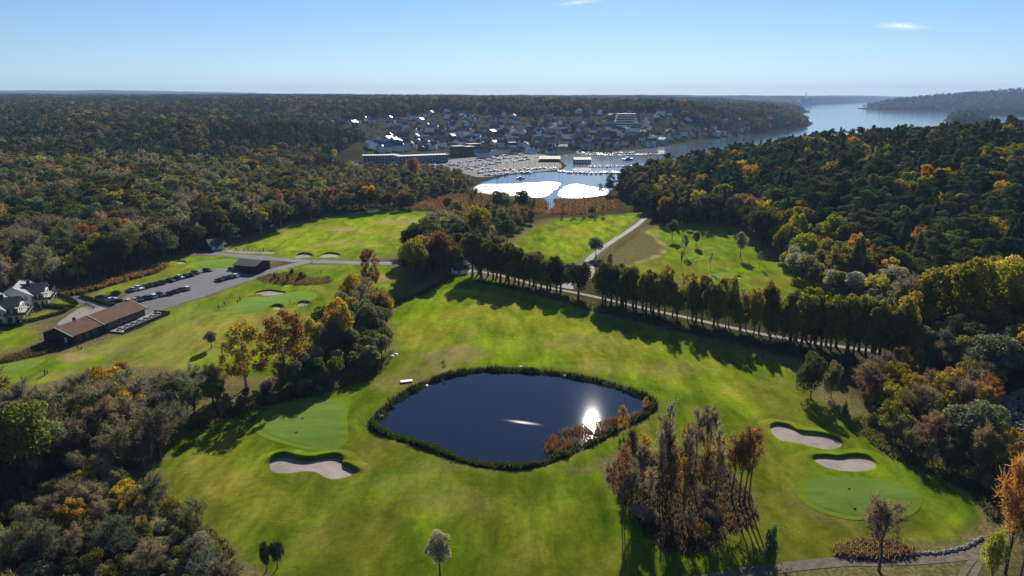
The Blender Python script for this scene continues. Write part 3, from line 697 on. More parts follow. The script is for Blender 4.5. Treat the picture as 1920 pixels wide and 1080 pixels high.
fill(poly([(1040,404),(1135,404),(1140,398),(1045,398)]), 6, (8, 12), {('slim','grey brown'):.8,('bush','dark green'):.2}, 'at the marsh edge above the far fairway', 'slender trees at the marsh edge', seed=9)
fill(poly([(1615,735),(1650,710),(1760,690),(1830,720),(1880,780),(1860,850),(1900,900),(1990,960),(1990,1010),(1880,960),(1800,900),(1720,872),(1660,830),(1625,780)]), 3.4, (5.5, 9.5), {('bush','grey green'):.26,('bare','mauve brown'):.2,('bare','grey brown'):.14,('bush','olive green'):.14,('birch','golden yellow'):.08,('birch','yellow green'):.08,('bare','copper brown'):.1}, 'in the mixed thicket beside the oval green', 'shrubs and small trees of the right thicket', seed=10, wf=(1.0, 1.45), avoid=(poly([(1862,752),(2000,740),(2000,880),(1855,850)]),))
fill(poly([(1690,690),(1760,665),(1880,650),(2000,670),(2000,740),(1860,745),(1800,715)]), 6.5, (9, 13), {('broad','grey green'):.45,('broad','olive green'):.35,('broad','yellow green'):.2}, 'in the willow stand above the grey scree', 'willows above the scree', seed=11)
fill(poly([(1690,660),(1740,640),(1990,640),(2000,580),(1900,590),(1760,610),(1680,625)]), 9, (15, 20), {('broad','yellow green'):.45,('broad','olive green'):.35,('broad','golden yellow'):.2}, 'in the tall stand at the slope foot', 'tall oaks at the slope foot', seed=12)
fill(poly([(1470,512),(1530,545),(1600,578),(1660,610),(1700,620),(1690,590),(1620,560),(1540,520),(1480,490)]), 5, (7, 12), {('broad','silvery grey'):.35,('broad','grey green'):.35,('broad','yellow green'):.15,('bare','grey brown'):.15}, 'in the pale wood edge along the short course', 'pale trees of the wood edge', seed=13)
# --- the woods go on either side of the view
BES = {('broad','olive green'):.3,('broad','dark green'):.25,('bare','grey brown'):.2,('pine','deep green'):.15,('broad','yellow green'):.1}
fill([(93,78),(330,78),(330,236),(146,236),(142,205),(118,205),(112,140),(98,112)], 6.5, (9, 15), BES, 'in the wood past the scree', 'trees of the wood past the scree', (1.0, 1.4), 9000, 15, (poly([(1855,748),(2080,735),(2080,910),(1850,860)]),))
fill([(-95,80),(-320,80),(-320,215),(-178,215),(-150,190),(-118,150)], 6.5, (9, 14), BES, 'in the wood beyond the alder belt', 'trees of the wood beyond the alder belt', (1.0, 1.4), 9000, 16)
# --- hedges, shrub bed
for px, py, top, wp in [(493,508,500,8),(515,522,510,11),(548,514,503,11),(565,524,508,14),(540,528,512,9),(523,527,514,9),(572,522,512,10)]:
    sighted(px, py, top, wp, 'bush', 'dark green', 'conifer shrub in the planted bed below the road', 'shrubs of the planted bed')

# --- the great woods: everywhere that is neither course, marsh, town nor water
def woods(lo, hi, spacing, seed, lo2=None):
    r = np.random.RandomState(seed); n = 0
    ys = np.arange(lo, hi, spacing); out = []
    for y in ys:
        half = 0.80 * y + 90; xs = np.arange(-half, half, spacing)
        out.append(np.c_[xs + r.uniform(-.48, .48, len(xs)) * spacing, np.full(len(xs), y) + r.uniform(-.48, .48, len(xs)) * spacing])
    P = np.vstack(out)
    keep = np.max([sdist(P, q) for q in GRASS], 0) < -2.5
    for q, dd in ((MARSH, -4), (WATER, -5), (POND, -4), (ROUGH, -2), (COPSE, -3)): keep &= (sdist(P, q) < dd)
    isl = sdist(P, ISLAND) > 4
    keep |= isl
    tw = sdist(P, TOWN); keep &= (tw < 0) | (r.rand(len(P)) < np.where(tw > 0, .24, 1))
    for q in CLEAR: keep &= ~inside(P, q)
    return P[keep], r
CLEAR = [poly(q) for q in [
    [(-400,1400),(-400,745),(0,700),(100,640),(330,690),(560,690),(760,500),(900,500),(1120,560),(1700,660),(2100,700),(2400,1400)],      # course and near ground
    [(-200,700),(-200,600),(0,575),(90,545),(190,552),(330,505),(365,470),(430,462),(600,478),(780,480),(770,540),(560,620),(300,700)],    # buildings, lot, roads
    [(0,562),(90,548),(310,492),(320,512),(150,560),(60,575)],
    [(1095,500),(1210,398),(1225,408),(1240,440),(1190,500)],[(870,520),(1060,570),(1120,575),(1180,560),(1110,530),(960,500),(900,490)]]]
CLEAR.append(np.array([G(*p, -3) for p in [(600,318),(640,300),(680,288),(760,282),(850,276),(1000,281),(1075,284),(1075,326),(940,336),(890,350),(862,330),(820,318),(740,316),(690,317)]]))
CLEAR.append(poly([(740,397),(860,399),(1000,404),(1165,372),(1205,398),(1060,413),(1000,420),(960,446),(905,472),(850,450),(868,408)]))
CLEAR.append(poly([(868,470),(950,455),(1060,500),(1100,494),(1180,500),(1330,534),(1480,566),(1620,592),(1690,645),(1500,645),(1250,600),(1060,560),(880,522)]))
DARKR = np.array([G(*p, zz) for *p, zz in [(380,300,8),(400,262,26),(520,240,30),(640,244,25),(690,262,12),(680,285,2),(560,296,4)]])
LOW = np.array([G(*p, -2) for p in [(540,330),(690,312),(860,318),(900,352),(860,372),(740,395),(600,385)]])
HILL = np.array([atY(1215, 575, 0), G(1225,400), G(1400,430), G(1480,490), G(1650,590), G(1750,620), G(2600,700), atY(2800,900,0), atY(1500,1000,0), atY(1300,800,0)])
def add_woods(lo, hi, spacing, seed, hscale=1.0):
    P, r = woods(lo, hi, spacing, seed)
    low = inside(P, LOW); dark = inside(P, DARKR); intown = inside(P, TOWN); onhill = inside(P, HILL); near = np.hypot(P[:, 0], P[:, 1])
    f = wav(P[:, 0], P[:, 1], np.where(near > 1500, 420, 150), 4); g = wav(P[:, 0], P[:, 1], np.where(near > 1500, 300, 70), 13); e = np.abs(sdist(P, HILL))
    for i, (x, y) in enumerate(P):
        u = r.rand(); h = r.uniform(9, 18) * (.62 if low[i] else .45 if intown[i] else 1)
        if onhill[i]:
            if e[i] < 22 and u < .6: kind, tint = [('broad','yellow green'),('broad','olive green'),('broad','silvery grey'),('broad','grey green'),('birch','golden yellow')][r.randint(5)]; h = r.uniform(8, 13)
            elif u < .60 - .22 * f[i]: kind, tint = ('pine', ['blackish green','deep green'][r.randint(2)]); h = r.uniform(13, 21)
            elif u < .70 - .2 * f[i]: kind, tint = ('spruce', 'blackish green'); h = r.uniform(13, 23)
            else: kind, tint = [('broad','olive green'),('broad','yellow green'),('birch','golden yellow'),('birch','yellow green'),('broad','dark green'),('birch','rusty orange'),('birch','copper brown')][r.choice(7, p=[.24,.16,.14,.14,.22,.05,.05])]
            where, grp = 'in the forest above the short course', 'trees of the slope forest'
        elif near[i] < 760 and x < 60:
            if u < .14: kind, tint = 'pine', 'deep green'
            elif g[i] > -.1 and u < .62: kind, tint = ('bare', ['grey brown','mauve brown','grey green','grey brown','copper brown'][r.choice(5, p=[.3,.2,.25,.15,.1])])
            else: kind, tint = [('broad','dusky olive'),('broad','dusky green'),('broad','grey green'),('broad','yellow green'),('broad','copper brown'),('birch','golden yellow')][r.choice(6, p=[.38,.34,.14,.08,.03,.03])]
            where, grp = 'in the mixed wood behind the clubhouse', 'trees of the wood behind the clubhouse'
        else:
            if u < (.9 if dark[i] else (.50 if near[i] < 2300 else .72) + .38 * f[i]): kind, tint = ('pine' if u < .45 else 'spruce', ['blackish green','deep green'][r.randint(2)])
            else: kind, tint = [('broad','dusky olive'),('broad','dusky green'),('bare','grey brown'),('broad','olive green'),('broad','copper brown'),('birch','golden yellow'),('broad','rusty orange')][r.choice(7, p=[.37,.30,.16,.10,.04,.02,.01])]
            where, grp = 'in the far woods round the town', 'trees of the far woods'
        plant(x, y, h * hscale, r.uniform(.9, 1.35) * (1.0 if hscale == 1 else 1.2), kind, tint, where, grp)
add_woods(225, 620, 7.0, 21)
add_woods(620, 1150, 8.8, 22)
add_woods(1150, 2600, 12.5, 23, 1.05)
add_woods(2600, 4600, 21, 24, 1.25)
add_woods(4600, 7600, 42, 25, 1.6)
T_xy = np.array([(t[0], t[1]) for t in TREES]); T_z = land(T_xy[:, 0], T_xy[:, 1]); T_h = np.array([t[2] for t in TREES])
dep = T_xy[:, 1] * math.cos(PITCH) + (CAMZ - T_z - T_h * .6) * math.sin(PITCH)
sx = 960 + FPX * T_xy[:, 0] / dep; sy = 540 - FPX * ((T_z + T_h * .6 - CAMZ) * math.cos(PITCH) + T_xy[:, 1] * math.sin(PITCH)) / dep
size = FPX * T_h * np.array([min(t[3], 1.3) ** .5 for t in TREES]) / dep
vis = (sx > -10) & (sx < 1930) & (sy > 0) & (sy < 1090)
LIMIT = {'broad': 230, 'alley': 75, 'bush': 170, 'birch': 100, 'bare': 170, 'slim': 70, 'pine': 200, 'spruce': 60}
order = np.argsort(-size); single = np.zeros(len(TREES), bool); cnt = {}
for i in order:
    k = TREES[i][4]
    if TREES[i][8]: single[i] = True; cnt[k] = cnt.get(k, 0) + 1
for i in order:
    k = TREES[i][4]
    if not single[i] and vis[i] and cnt.get(k, 0) < LIMIT[k]: single[i] = True; cnt[k] = cnt.get(k, 0) + 1
def jitter_tint(c, r): 
    s = math.exp(r.normal() * .22); return (c[0] * s * math.exp(r.normal() * .10), c[1] * s * math.exp(r.normal() * .06), c[2] * s * math.exp(r.normal() * .12))
_gi = {}
for i in np.nonzero(single)[0]: _gi.setdefault(TREES[i][7], []).append(i)
_hq = {g_: np.quantile([TREES[i][2] for i in L_], [.33, .67]) for g_, L_ in _gi.items()}; _wq = {g_: np.quantile([TREES[i][3] for i in L_], [.33, .67]) for g_, L_ in _gi.items()}
ORDN = ['first','second','third','fourth','fifth','sixth','seventh','eighth','ninth','tenth','eleventh','twelfth','thirteenth','fourteenth','fifteenth','sixteenth','seventeenth','eighteenth','nineteenth','twentieth','twenty first','twenty second','twenty third','twenty fourth','twenty fifth','twenty sixth','twenty seventh','twenty eighth']
AVENUE = {'dark closed row of avenue trees': 'in the closed row, counted from the small hut', 'tall clump of the avenue': 'in the tall clump below the rough, counted from the lane', 'thin yellowing stretch of the avenue': 'in the thin yellowing stretch, counted from the tall clump', 'end of the avenue by the wood': 'at the wood end, counted from the thin stretch'}
for g_ in AVENUE: _gi[g_].sort(key=lambda i: TREES[i][0])
def describe(i):
    x, y, h, wf, kind, tint, where, g_, own = TREES[i]
    if g_ in AVENUE: return '%s %s avenue tree %s' % (ORDN[_gi[g_].index(i)], tint, AVENUE[g_])
    a = 'low' if h < _hq[g_][0] else 'tall' if h > _hq[g_][1] else 'middling'; b = 'narrow' if wf < _wq[g_][0] else 'broad' if wf > _wq[g_][1] else 'even'
    return '%s %s %s %s' % (a, b, tint, (own if own else '%s %s' % (KNAME[kind][1], where)))
r = np.random.RandomState(77)
for i in np.nonzero(single)[0]:
    x, y, h, wf, kind, tint, where, group, own = TREES[i]
    nm, words_, cat = KNAME[kind]
    if own and not group:
        nm = 'shrub' if ' bush' in own or 'shrub' in own or 'sapling' in own else 'broadleaf_tree' if kind == 'alley' and 'avenue' not in own else nm; cat = 'shrub' if nm == 'shrub' else cat
    lab = own if own and not group else describe(i)
    t = thing(nm, lab, cat, (x, y, T_z[i]), r.uniform(0, 6.283), group)
    tm, cm = NEAR[kind][r.randint(len(NEAR[kind]))]; s = h / 10
    link('trunk', tm, t, scale=(s * min(wf, 1.3), s * min(wf, 1.3), s))
    cr = link('crown', cm, t, scale=(s * wf, s * wf, s)); cr['tint'] = jitter_tint(TINT[tint], r)
def woodland(name, idx, lod, label):
    """the countless rest of a wood: one object that sets a tree model on each of its points"""
    idx = np.array(idx); n = len(idx)
    if not n: return
    P = np.c_[T_xy[idx], T_z[idx]]
    me = bpy.data.meshes.new(name); me.vertices.add(n); me.vertices.foreach_set('co', P.astype(np.float32).ravel())
    rr = np.random.RandomState(n)
    a = me.attributes.new('model', 'INT', 'POINT'); a.data.foreach_set('value', np.array([PROTO_INDEX[(TREES[i][4], rr.randint(3))] for i in idx], np.int32))
    a = me.attributes.new('size', 'FLOAT_VECTOR', 'POINT'); a.data.foreach_set('vector', np.array([(TREES[i][3] * TREES[i][2] / 10, TREES[i][3] * TREES[i][2] / 10, TREES[i][2] / 10) for i in idx], np.float32).ravel())
    a = me.attributes.new('turn', 'FLOAT_VECTOR', 'POINT'); a.data.foreach_set('vector', np.c_[np.zeros(n), np.zeros(n), rr.uniform(0, 6.283, n)].astype(np.float32).ravel())
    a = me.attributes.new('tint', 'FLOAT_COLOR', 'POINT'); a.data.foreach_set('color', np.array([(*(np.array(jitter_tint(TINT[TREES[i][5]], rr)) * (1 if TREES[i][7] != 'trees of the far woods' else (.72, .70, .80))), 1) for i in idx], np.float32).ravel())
    o = link(name, me); tag(o, label, 'forest', kind='stuff')
    ng = bpy.data.node_groups.new(name, 'GeometryNodeTree')
    ng.interface.new_socket('Geometry', in_out='INPUT', socket_type='NodeSocketGeometry'); ng.interface.new_socket('Geometry', in_out='OUTPUT', socket_type='NodeSocketGeometry')
    gi, go = ng.nodes.new('NodeGroupInput'), ng.nodes.new('NodeGroupOutput'); ip = ng.nodes.new('GeometryNodeInstanceOnPoints'); ci = ng.nodes.new('GeometryNodeCollectionInfo')
    ci.inputs['Collection'].default_value = STUFFCOL[lod]; ci.inputs['Separate Children'].default_value = True; ci.inputs['Reset Children'].default_value = True
    def na(nm, ty):
        q = ng.nodes.new('GeometryNodeInputNamedAttribute'); q.data_type = ty; q.inputs['Name'].default_value = nm; return q.outputs['Attribute']
    k = ng.links.new
    k(gi.outputs[0], ip.inputs['Points']); k(ci.outputs[0], ip.inputs['Instance']); ip.inputs['Pick Instance'].default_value = True
    k(na('model', 'INT'), ip.inputs['Instance Index']); k(na('size', 'FLOAT_VECTOR'), ip.inputs['Scale'])
    e2r = ng.nodes.new('FunctionNodeEulerToRotation'); k(na('turn', 'FLOAT_VECTOR'), e2r.inputs[0]); k(e2r.outputs[0], ip.inputs['Rotation'])
    k(ip.outputs[0], go.inputs[0])
    o.modifiers.new('trees', 'NODES').node_group = ng
rest = np.nonzero(~single)[0]
gr = np.array([TREES[i][7] or '' for i in rest]); dist = np.hypot(T_xy[rest, 0], T_xy[rest, 1])
m1 = dist < 720
woodland('slope_forest', rest[(gr == 'trees of the slope forest') & m1], 1, 'dense dark conifer and yellowing forest covering the slope above the short course')
woodland('clubhouse_forest', rest[(gr != 'trees of the slope forest') & m1], 1, 'dense mixed autumn wood behind the clubhouse and thickets round the course')
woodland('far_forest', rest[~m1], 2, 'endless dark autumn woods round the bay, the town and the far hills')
print('TREES', len(TREES), 'single', single.sum(), cnt)
# ------------------------------------------------------------------ roads, paths, greens, bunkers
ASPHALT = plain('asphalt', (.100, .100, .108), 0.85, 0.16, 0.25, bump=.3)
GRAVEL = plain('pale_gravel', (.22, .20, .175), 0.95, 0.3, 0.6, bump=.4)
DIRT = plain('dirt_track', (.125, .10, .068), 0.95, 0.5, 0.9, bump=.5)
SAND = plain('bunker_sand', (.27, .225, .19), 0.95, 0.30, 0.35, bump=.35)
GROUNDM = gme.materials[0]
def turf(name, a, b, sc=0.35):
    m, N, L, B = mat(name); geo = N.new('ShaderNodeNewGeometry')
    mp = N.new('ShaderNodeMapping'); mp.inputs['Rotation'].default_value = (0, 0, .3); mp.inputs['Scale'].default_value = (.35, 1.2, 1); L.new(geo.outputs['Position'], mp.inputs[0])
    n = noise(N, L, sc, 5, .65, mp.outputs[0], .5); r_ = ramp(N, [(.3, a), (.7, b)]); L.new(n.outputs[0], r_.inputs[0]); L.new(r_.outputs[0], B.inputs['Base Color'])
    B.inputs['Roughness'].default_value = .95; B.inputs['Specular IOR Level'].default_value = 0; B.inputs['Sheen Weight'].default_value = SHEEN; L.new(mixc(N, L, 1.0, r_.outputs[0], (6.2, 6.2, 5.0), 'MULTIPLY'), B.inputs['Sheen Tint']); B.inputs['Sheen Roughness'].default_value = .45
    return m
GREEN = turf('putting_turf', (.056, .094, .016), (.084, .126, .026))
COLLAR = turf('collar_turf', (.062, .093, .008), (.096, .130, .014))
TEE = turf('tee_turf', (.07, .086, .014), (.105, .115, .026))
def structure(name, me): return tag(link(name, me), kind='structure')
def road(name, pts, width, m, lift=.05, z=0.0, step=2.0):
    V, F = strip(smooth_line([G(*p, z) for p in pts], 3), width, lift, step); return structure(name, mesh_np(name, V, F, m, True))
structure('parking_lot', sheet('parking_lot', LOT, ASPHALT, .05, 3))
road('road', [(760,495),(700,493),(640,491),(575,489),(500,484),(420,477),(340,471)], 6.5, ASPHALT, .06)
road('road', [(575,490),(540,499),(500,511),(440,531),(350,563),(290,580),(262,588)], 6.0, ASPHALT, .07)
structure('courtyard', sheet('courtyard', smooth_loop(poly([(100,612),(128,590),(150,576),(185,565),(225,578),(240,590),(200,612),(150,625)]), 1), GRAVEL, .05, 3))
road('driveway', [(90,549),(135,556),(170,566),(190,574)], 4.5, ASPHALT, .08)
road('lane', [(1098,494),(1104,485),(1118,472),(1150,450),(1188,427),(1212,407),(1222,392)], 3.4, ASPHALT, .07)
road('avenue_path', [(856,508),(890,507),(950,518),(1010,536),(1060,545),(1120,557),(1220,580),(1300,597),(1400,620),(1500,638),(1590,651),(1650,660)], 2.4, GRAVEL, .06)
road('forecourt', [(868,482),(866,492),(868,506),(872,512)], 9, GRAVEL, .09)
road('junction_apron', [(1058,540),(1085,528),(1104,512),(1098,494)], 7, ASPHALT, .085)
road('gravel_track', [(1300,1092),(1380,1076),(1450,1066),(1520,1058),(1620,1050),(1720,1047),(1830,1040),(1880,1020)], 2.4, DIRT, .05)
road('wheel_rut', [(1835,1040),(1815,1058),(1800,1085)], 1.0, DIRT, .06, step=1); road('wheel_rut', [(1850,1040),(1835,1058),(1822,1085)], 1.0, DIRT, .06, step=1)
road('range_paving', [(424,470),(460,472),(514,475)], 4.5, GRAVEL, .06)
road('worn_path', [(767,416),(790,413),(815,409),(860,404)], 2.2, GRAVEL, .05)
for nm, q in [('putting_green', [(487,800),(500,775),(540,756),(590,750),(636,752),(643,764),(634,784),(640,805),(645,822),(620,838),(585,839),(540,829),(500,815)]),
              ('putting_green', [(1508,908),(1530,893),(1600,890),(1660,899),(1705,920),(1713,940),(1690,958),(1640,966),(1580,962),(1530,946),(1510,924)]),
              ('putting_green', [(430,577),(460,560),(500,553),(560,548),(590,552),(578,566),(530,575),(480,583),(440,586)]),
              ('putting_green', [(-20,694),(30,678),(72,674),(72,679),(40,692),(-20,706)]),
              ('putting_green', [(362,496),(395,488),(440,487),(446,496),(400,501)]),
              ('putting_green', [(1306,522),(1330,513),(1372,511),(1378,519),(1340,527)])]:
    Q = smooth_loop(poly(q), 3); cen = Q.mean(0); d = Q - cen; d /= np.linalg.norm(d, axis=1)[:, None]
    structure('green_collar', sheet('green_collar', Q + d * 1.9, COLLAR, .05, 2.0))
    structure(nm, sheet(nm, Q, GREEN, .085, 2.0, dome=.24))
for q in [[(1295,468),(1338,463),(1340,468),(1296,473)], [(1300,486),(1340,477),(1342,481),(1302,491)], [(560,497),(620,497),(640,502),(580,505)], [(1215,436),(1262,428),(1268,433),(1222,441)]]:
    structure('tee_lawn', sheet('tee_lawn', smooth_loop(poly(q), 2), TEE, .06, 2.5, dome=.2))
BUNK = [
 ([(502,876),(513,863),(535,858),(558,865),(582,866),(607,859),(630,854),(642,859),(642,870),(656,876),(668,882),(655,892),(630,899),(610,897),(596,887),(578,884),(545,889),(513,889)], 'large dumbbell shaped sand bunker below the round green', .95),
 ([(1442,801),(1455,795),(1480,800),(1500,812),(1530,813),(1560,820),(1584,832),(1570,839),(1545,840),(1515,833),(1495,829),(1460,826),(1450,815)], 'long grey sand bunker, upper of the pair by the oval green', .55),
 ([(1523,856),(1545,853),(1575,856),(1590,852),(1620,853),(1640,864),(1647,873),(1625,880),(1590,881),(1555,876),(1530,866)], 'kidney shaped sand bunker, lower of the pair by the oval green', .55),
 ([(473,549),(505,543),(520,546),(537,548),(528,553),(500,556),(490,550)], 'pale sand bunker at the back of the practice green', .4),
 ([(510,577),(520,574),(531,576),(526,581),(512,581)], 'small pot bunker in front of the practice green', .8),
 ([(557,571),(568,567),(581,569),(572,574),(560,574)], 'small bunker beside the practice green near the golden trees', .6),
 ([(551,480),(566,475),(583,477),(586,481),(553,483)], 'left bunker of the pair along the range road', .7),
 ([(598,481),(615,475),(635,477),(638,482),(600,484)], 'right bunker of the pair along the range road', .7),
 ([(329,491),(343,489),(351,492),(337,496)], 'small sand bunker beside the green behind the parking lot', .4),
 ([(1353,525),(1362,522),(1371,525),(1362,527)], 'tiny round bunker, first below the short course green', .5),
 ([(1376,520),(1384,517),(1392,520),(1384,522)], 'tiny bunker right of the short course green', .5),
 ([(1290,517),(1297,515),(1303,517),(1297,519)], 'tiny bunker left of the short course green', .5)]
for q, lab, hl in BUNK:
    Q = smooth_loop(poly(q), 3); n = len(Q); cen = Q.mean(0)
    t = np.roll(Q, -1, 0) - np.roll(Q, 1, 0); t /= np.linalg.norm(t, axis=1)[:, None]; nr = np.c_[t[:, 1], -t[:, 0]]
    area = np.sum(Q[:, 0] * np.roll(Q[:, 1], -1) - np.roll(Q[:, 0], -1) * Q[:, 1])
    if area < 0: nr = -nr
    for _ in range(3): nr = (np.roll(nr, 1, 0) + nr * 2 + np.roll(nr, -1, 0)) / 4
    o = thing('sand_bunker', lab, 'bunker', put(*cen)); z0 = o.location[2]
    sm = sheet('sand', Q, SAND, .06, 1.5); sm.transform(Matrix.Translation((-cen[0], -cen[1], -z0))); link('sand', sm, o)
    H = .12 + hl * sstep(nr[:, 1], -.2, .75); rings = []
    for off, kz in ((-.12, 0.0), (.0, .55), (.22, .92), (.6, 1.0), (1.5, .62), (2.8, .2), (4.2, -.04)):
        p = Q + nr * off * (.6 if hl < .5 else 1); z = land(p[:, 0], p[:, 1]) + H * kz + (.05 if kz >= 0 else -.06); rings.append(np.c_[p - cen, z - z0])
    V = np.vstack(rings); k = len(rings); F = [(a * n + i, a * n + (i + 1) % n, (a + 1) * n + (i + 1) % n, (a + 1) * n + i) for a in range(k - 1) for i in range(n)]
    lm = mesh_np('lip', V, F, GROUNDM, True); attr(lm, 'mown', np.ones(len(V))); attr(lm, 'cut', np.full(len(V), .45)); link('lip', lm, o)

# ------------------------------------------------------------------ mud flats of the bay, marsh and pond reeds
def ragged(Q, a): return Q + a * np.c_[wav(Q[:, 0], Q[:, 1], 16, 3), 3 * wav(Q[:, 0], Q[:, 1], 22, 8)]
mm, N, L, B, bn = water_material('wet_mud', (.16, .13, .10), .30, .25, .25)
nq = noise(N, L, .045, 5, .7, N.new('ShaderNodeNewGeometry').outputs['Position'], 1.0); rq = ramp(N, [(.42, (.27,) * 3), (.66, (.62,) * 3)]); L.new(nq.outputs[0], rq.inputs[0]); L.new(rq.outputs[0], B.inputs['Roughness'])
for q in [[(880,356),(905,343),(950,346),(985,342),(1052,341),(1048,350),(1034,361),(1026,369),(1000,372),(960,371),(915,368)], [(1043,370),(1050,356),(1062,347),(1085,344),(1105,351),(1142,354),(1136,368),(1090,372)]]:
    structure('mud_flat', sheet('mud_flat', ragged(smooth_loop([G(*p, -4) for p in q], 4), .8), mm, 0, 12, flat=-3.90))
YARD = plain('yard_gravel', (.075, .070, .066), .95, .5, .06)
structure('boat_yard', sheet('boat_yard', smooth_loop([G(*p, -3) for p in [(640,310),(690,306),(770,313),(850,296),(1000,287),(1043,293),(1048,303),(1056,312),(1040,319),(950,325),(905,333),(880,328),(850,318),(770,319)]], 2), YARD, .25, 8))
def blades(name, P, h, tint, label, n=5, wid=.10, spread=.35, m=LEAF, seed=3):
    r = np.random.RandomState(seed); k = len(P) * n; B_ = np.repeat(np.c_[P, land(P[:, 0], P[:, 1])], n, 0); B_[:, :2] += r.normal(size=(k, 2)) * spread
    hh = np.repeat(h, n) * r.uniform(.6, 1.1, k); d = np.c_[r.normal(size=(k, 2)) * .16, np.ones(k)]; a = r.uniform(0, 6.283, k); s = np.c_[np.cos(a), np.sin(a), np.zeros(k)]
    top = B_ + d * hh[:, None]; w_ = wid * r.uniform(.6, 1.4, k)[:, None]; B_[:, 2] -= .1
    V = np.stack([B_ - s * w_, B_ + s * w_, top + s * w_ * .7, top - s * w_ * .7], 1).reshape(-1, 3)
    me = mesh_np(name, V, np.arange(4 * k).reshape(k, 4), m); attr(me, 'leafvar', np.repeat(r.uniform(0, 1, k), 4))
    o = link(name, me); o['tint'] = tint; return tag(o, label, 'reeds', kind='stuff')
def band(Q, n, lo, hi, r):
    i = r.randint(len(Q), size=n); t = r.rand(n)[:, None]; A, Bq = Q[i], Q[(i + 1) % len(Q)]; p = A * (1 - t) + Bq * t; d = Bq - A; d /= np.linalg.norm(d, axis=1)[:, None] + 1e-9
    nn = np.c_[d[:, 1], -d[:, 0]]; c0 = Q.mean(0); sgn = np.sign(((p - c0) * nn).sum(1))[:, None]; return p + nn * sgn * r.uniform(lo, hi, n)[:, None]
r = np.random.RandomState(8)
RP = band(smooth_loop(POND, 1), 5200, -1.0, .9, r)
keep = ~((RP[:, 0] > G(1040,800)[0]) & (RP[:, 1] < G(1000,790)[1]) & (RP[:, 0] < G(1150,800)[0]) & (r.rand(len(RP)) < .4))
keep &= r.rand(len(RP)) < .3 + .9 * sstep(wav(RP[:, 0], RP[:, 1], 9, 2), -.8, .5)
blades('pond_reeds', RP[keep], 1.25 + .5 * wav(RP[keep, 0], RP[keep, 1], 7, 6), (.035, .050, .018), 'dark green reed fringe growing all round the pond', 5, .11, .3)
q = smooth_loop(poly([(1020,838),(1030,815),(1075,800),(1120,790),(1160,780),(1205,772),(1200,785),(1150,802),(1120,815),(1085,832),(1040,850),(1022,850)]), 2)
P = r.uniform(q.min(0), q.max(0), (3400, 2)); P = P[inside(P, q)]; P = P[r.rand(len(P)) < .35 + .65 * (wav(P[:, 0], P[:, 1], 6, 3) > -.2)]
o = blades('brown_reeds', P, np.full(len(P), 2.1), (.125, .072, .052), 'reddish brown reed bed standing in the near corner of the pond', 5, .06, .35, seed=4)
P = r.uniform(MARSH.min(0), MARSH.max(0), (9000, 2)); P = P[inside(P, MARSH)]
ds = edge_dist(P, STREAM, False); P = P[ds > 4]
blades('marsh_reeds', P, r.uniform(1.0, 1.8, len(P)), (.125, .078, .046), 'rust brown reeds of the marsh between the ranges and the bay', 3, .35, 1.2, seed=5)
q = smooth_loop(poly([(95,548),(160,540),(240,520),(300,495),(316,500),(290,512),(200,538),(150,552),(105,556)]), 1); P = r.uniform(q.min(0), q.max(0), (2600, 2)); P = P[inside(P, q)]
blades('tall_grass', P, r.uniform(1.2, 2.0, len(P)), (.17, .105, .055), 'brown tall grass belt between the wood and the parking lot', 6, .16, .7, seed=6)
for k_, (q, n_, t_, lab) in enumerate([([(0,676),(60,655),(95,642),(130,648),(100,660),(0,684)], 900, (.10,.075,.045), 'brown heath grass below the clubhouse'),
        ([(690,592),(720,575),(790,548),(852,512),(862,516),(800,548),(728,582),(722,594)], 1500, (.075,.07,.035), 'dark grass along the ditch towards the hut'),
        ([(478,522),(500,515),(560,510),(580,522),(625,518),(622,528),(590,536),(550,534),(500,530)], 1100, (.13,.10,.06), 'heather and stones of the planted bed below the road'),
        ([(350,800),(470,752),(600,728),(700,697),(735,655),(742,660),(706,708),(610,738),(480,764),(355,812)], 2600, (.10,.10,.055), 'rough grass at the foot of the ditch thicket'),
        ([(255,905),(300,900),(310,940),(375,985),(440,1035),(425,1050),(370,1000),(300,955),(262,935)], 1500, (.12,.11,.055), 'rough grass where the near thicket meets the fairway'),
        ([(1600,790),(1650,845),(1750,890),(1835,935),(1860,985),(1875,975),(1850,925),(1760,875),(1670,830),(1615,780)], 1800, (.10,.105,.05), 'rough grass at the foot of the right thicket'),
        ([(880,524),(960,532),(1060,556),(1200,588),(1320,612),(1480,646),(1600,668),(1660,690),(1600,690),(1480,668),(1300,628),(1120,585),(1000,552),(890,530)], 3600, (.085,.085,.040), 'unmown grass strip under the avenue'),
        ([(1560,1035),(1600,1012),(1660,1010),(1720,1030),(1700,1042),(1580,1045)], 700, (.17,.13,.08), 'dry grass clump beside the gravel track'),
        ([(1130,870),(1165,935),(1200,1000),(1250,1035),(1320,1040),(1360,1000),(1420,978),(1405,925),(1340,860),(1240,842)], 2600, (.095,.070,.050), 'dry brown undergrowth of the copse')]):
    q = smooth_loop(poly(q), 1); P = r.uniform(q.min(0), q.max(0), (n_ * 4, 2)); P = P[inside(P, q)][:n_]
    blades('rough_grass', P, r.uniform(.4, 1.0, len(P)), t_, lab, 6, .09, .5, seed=20 + k_)

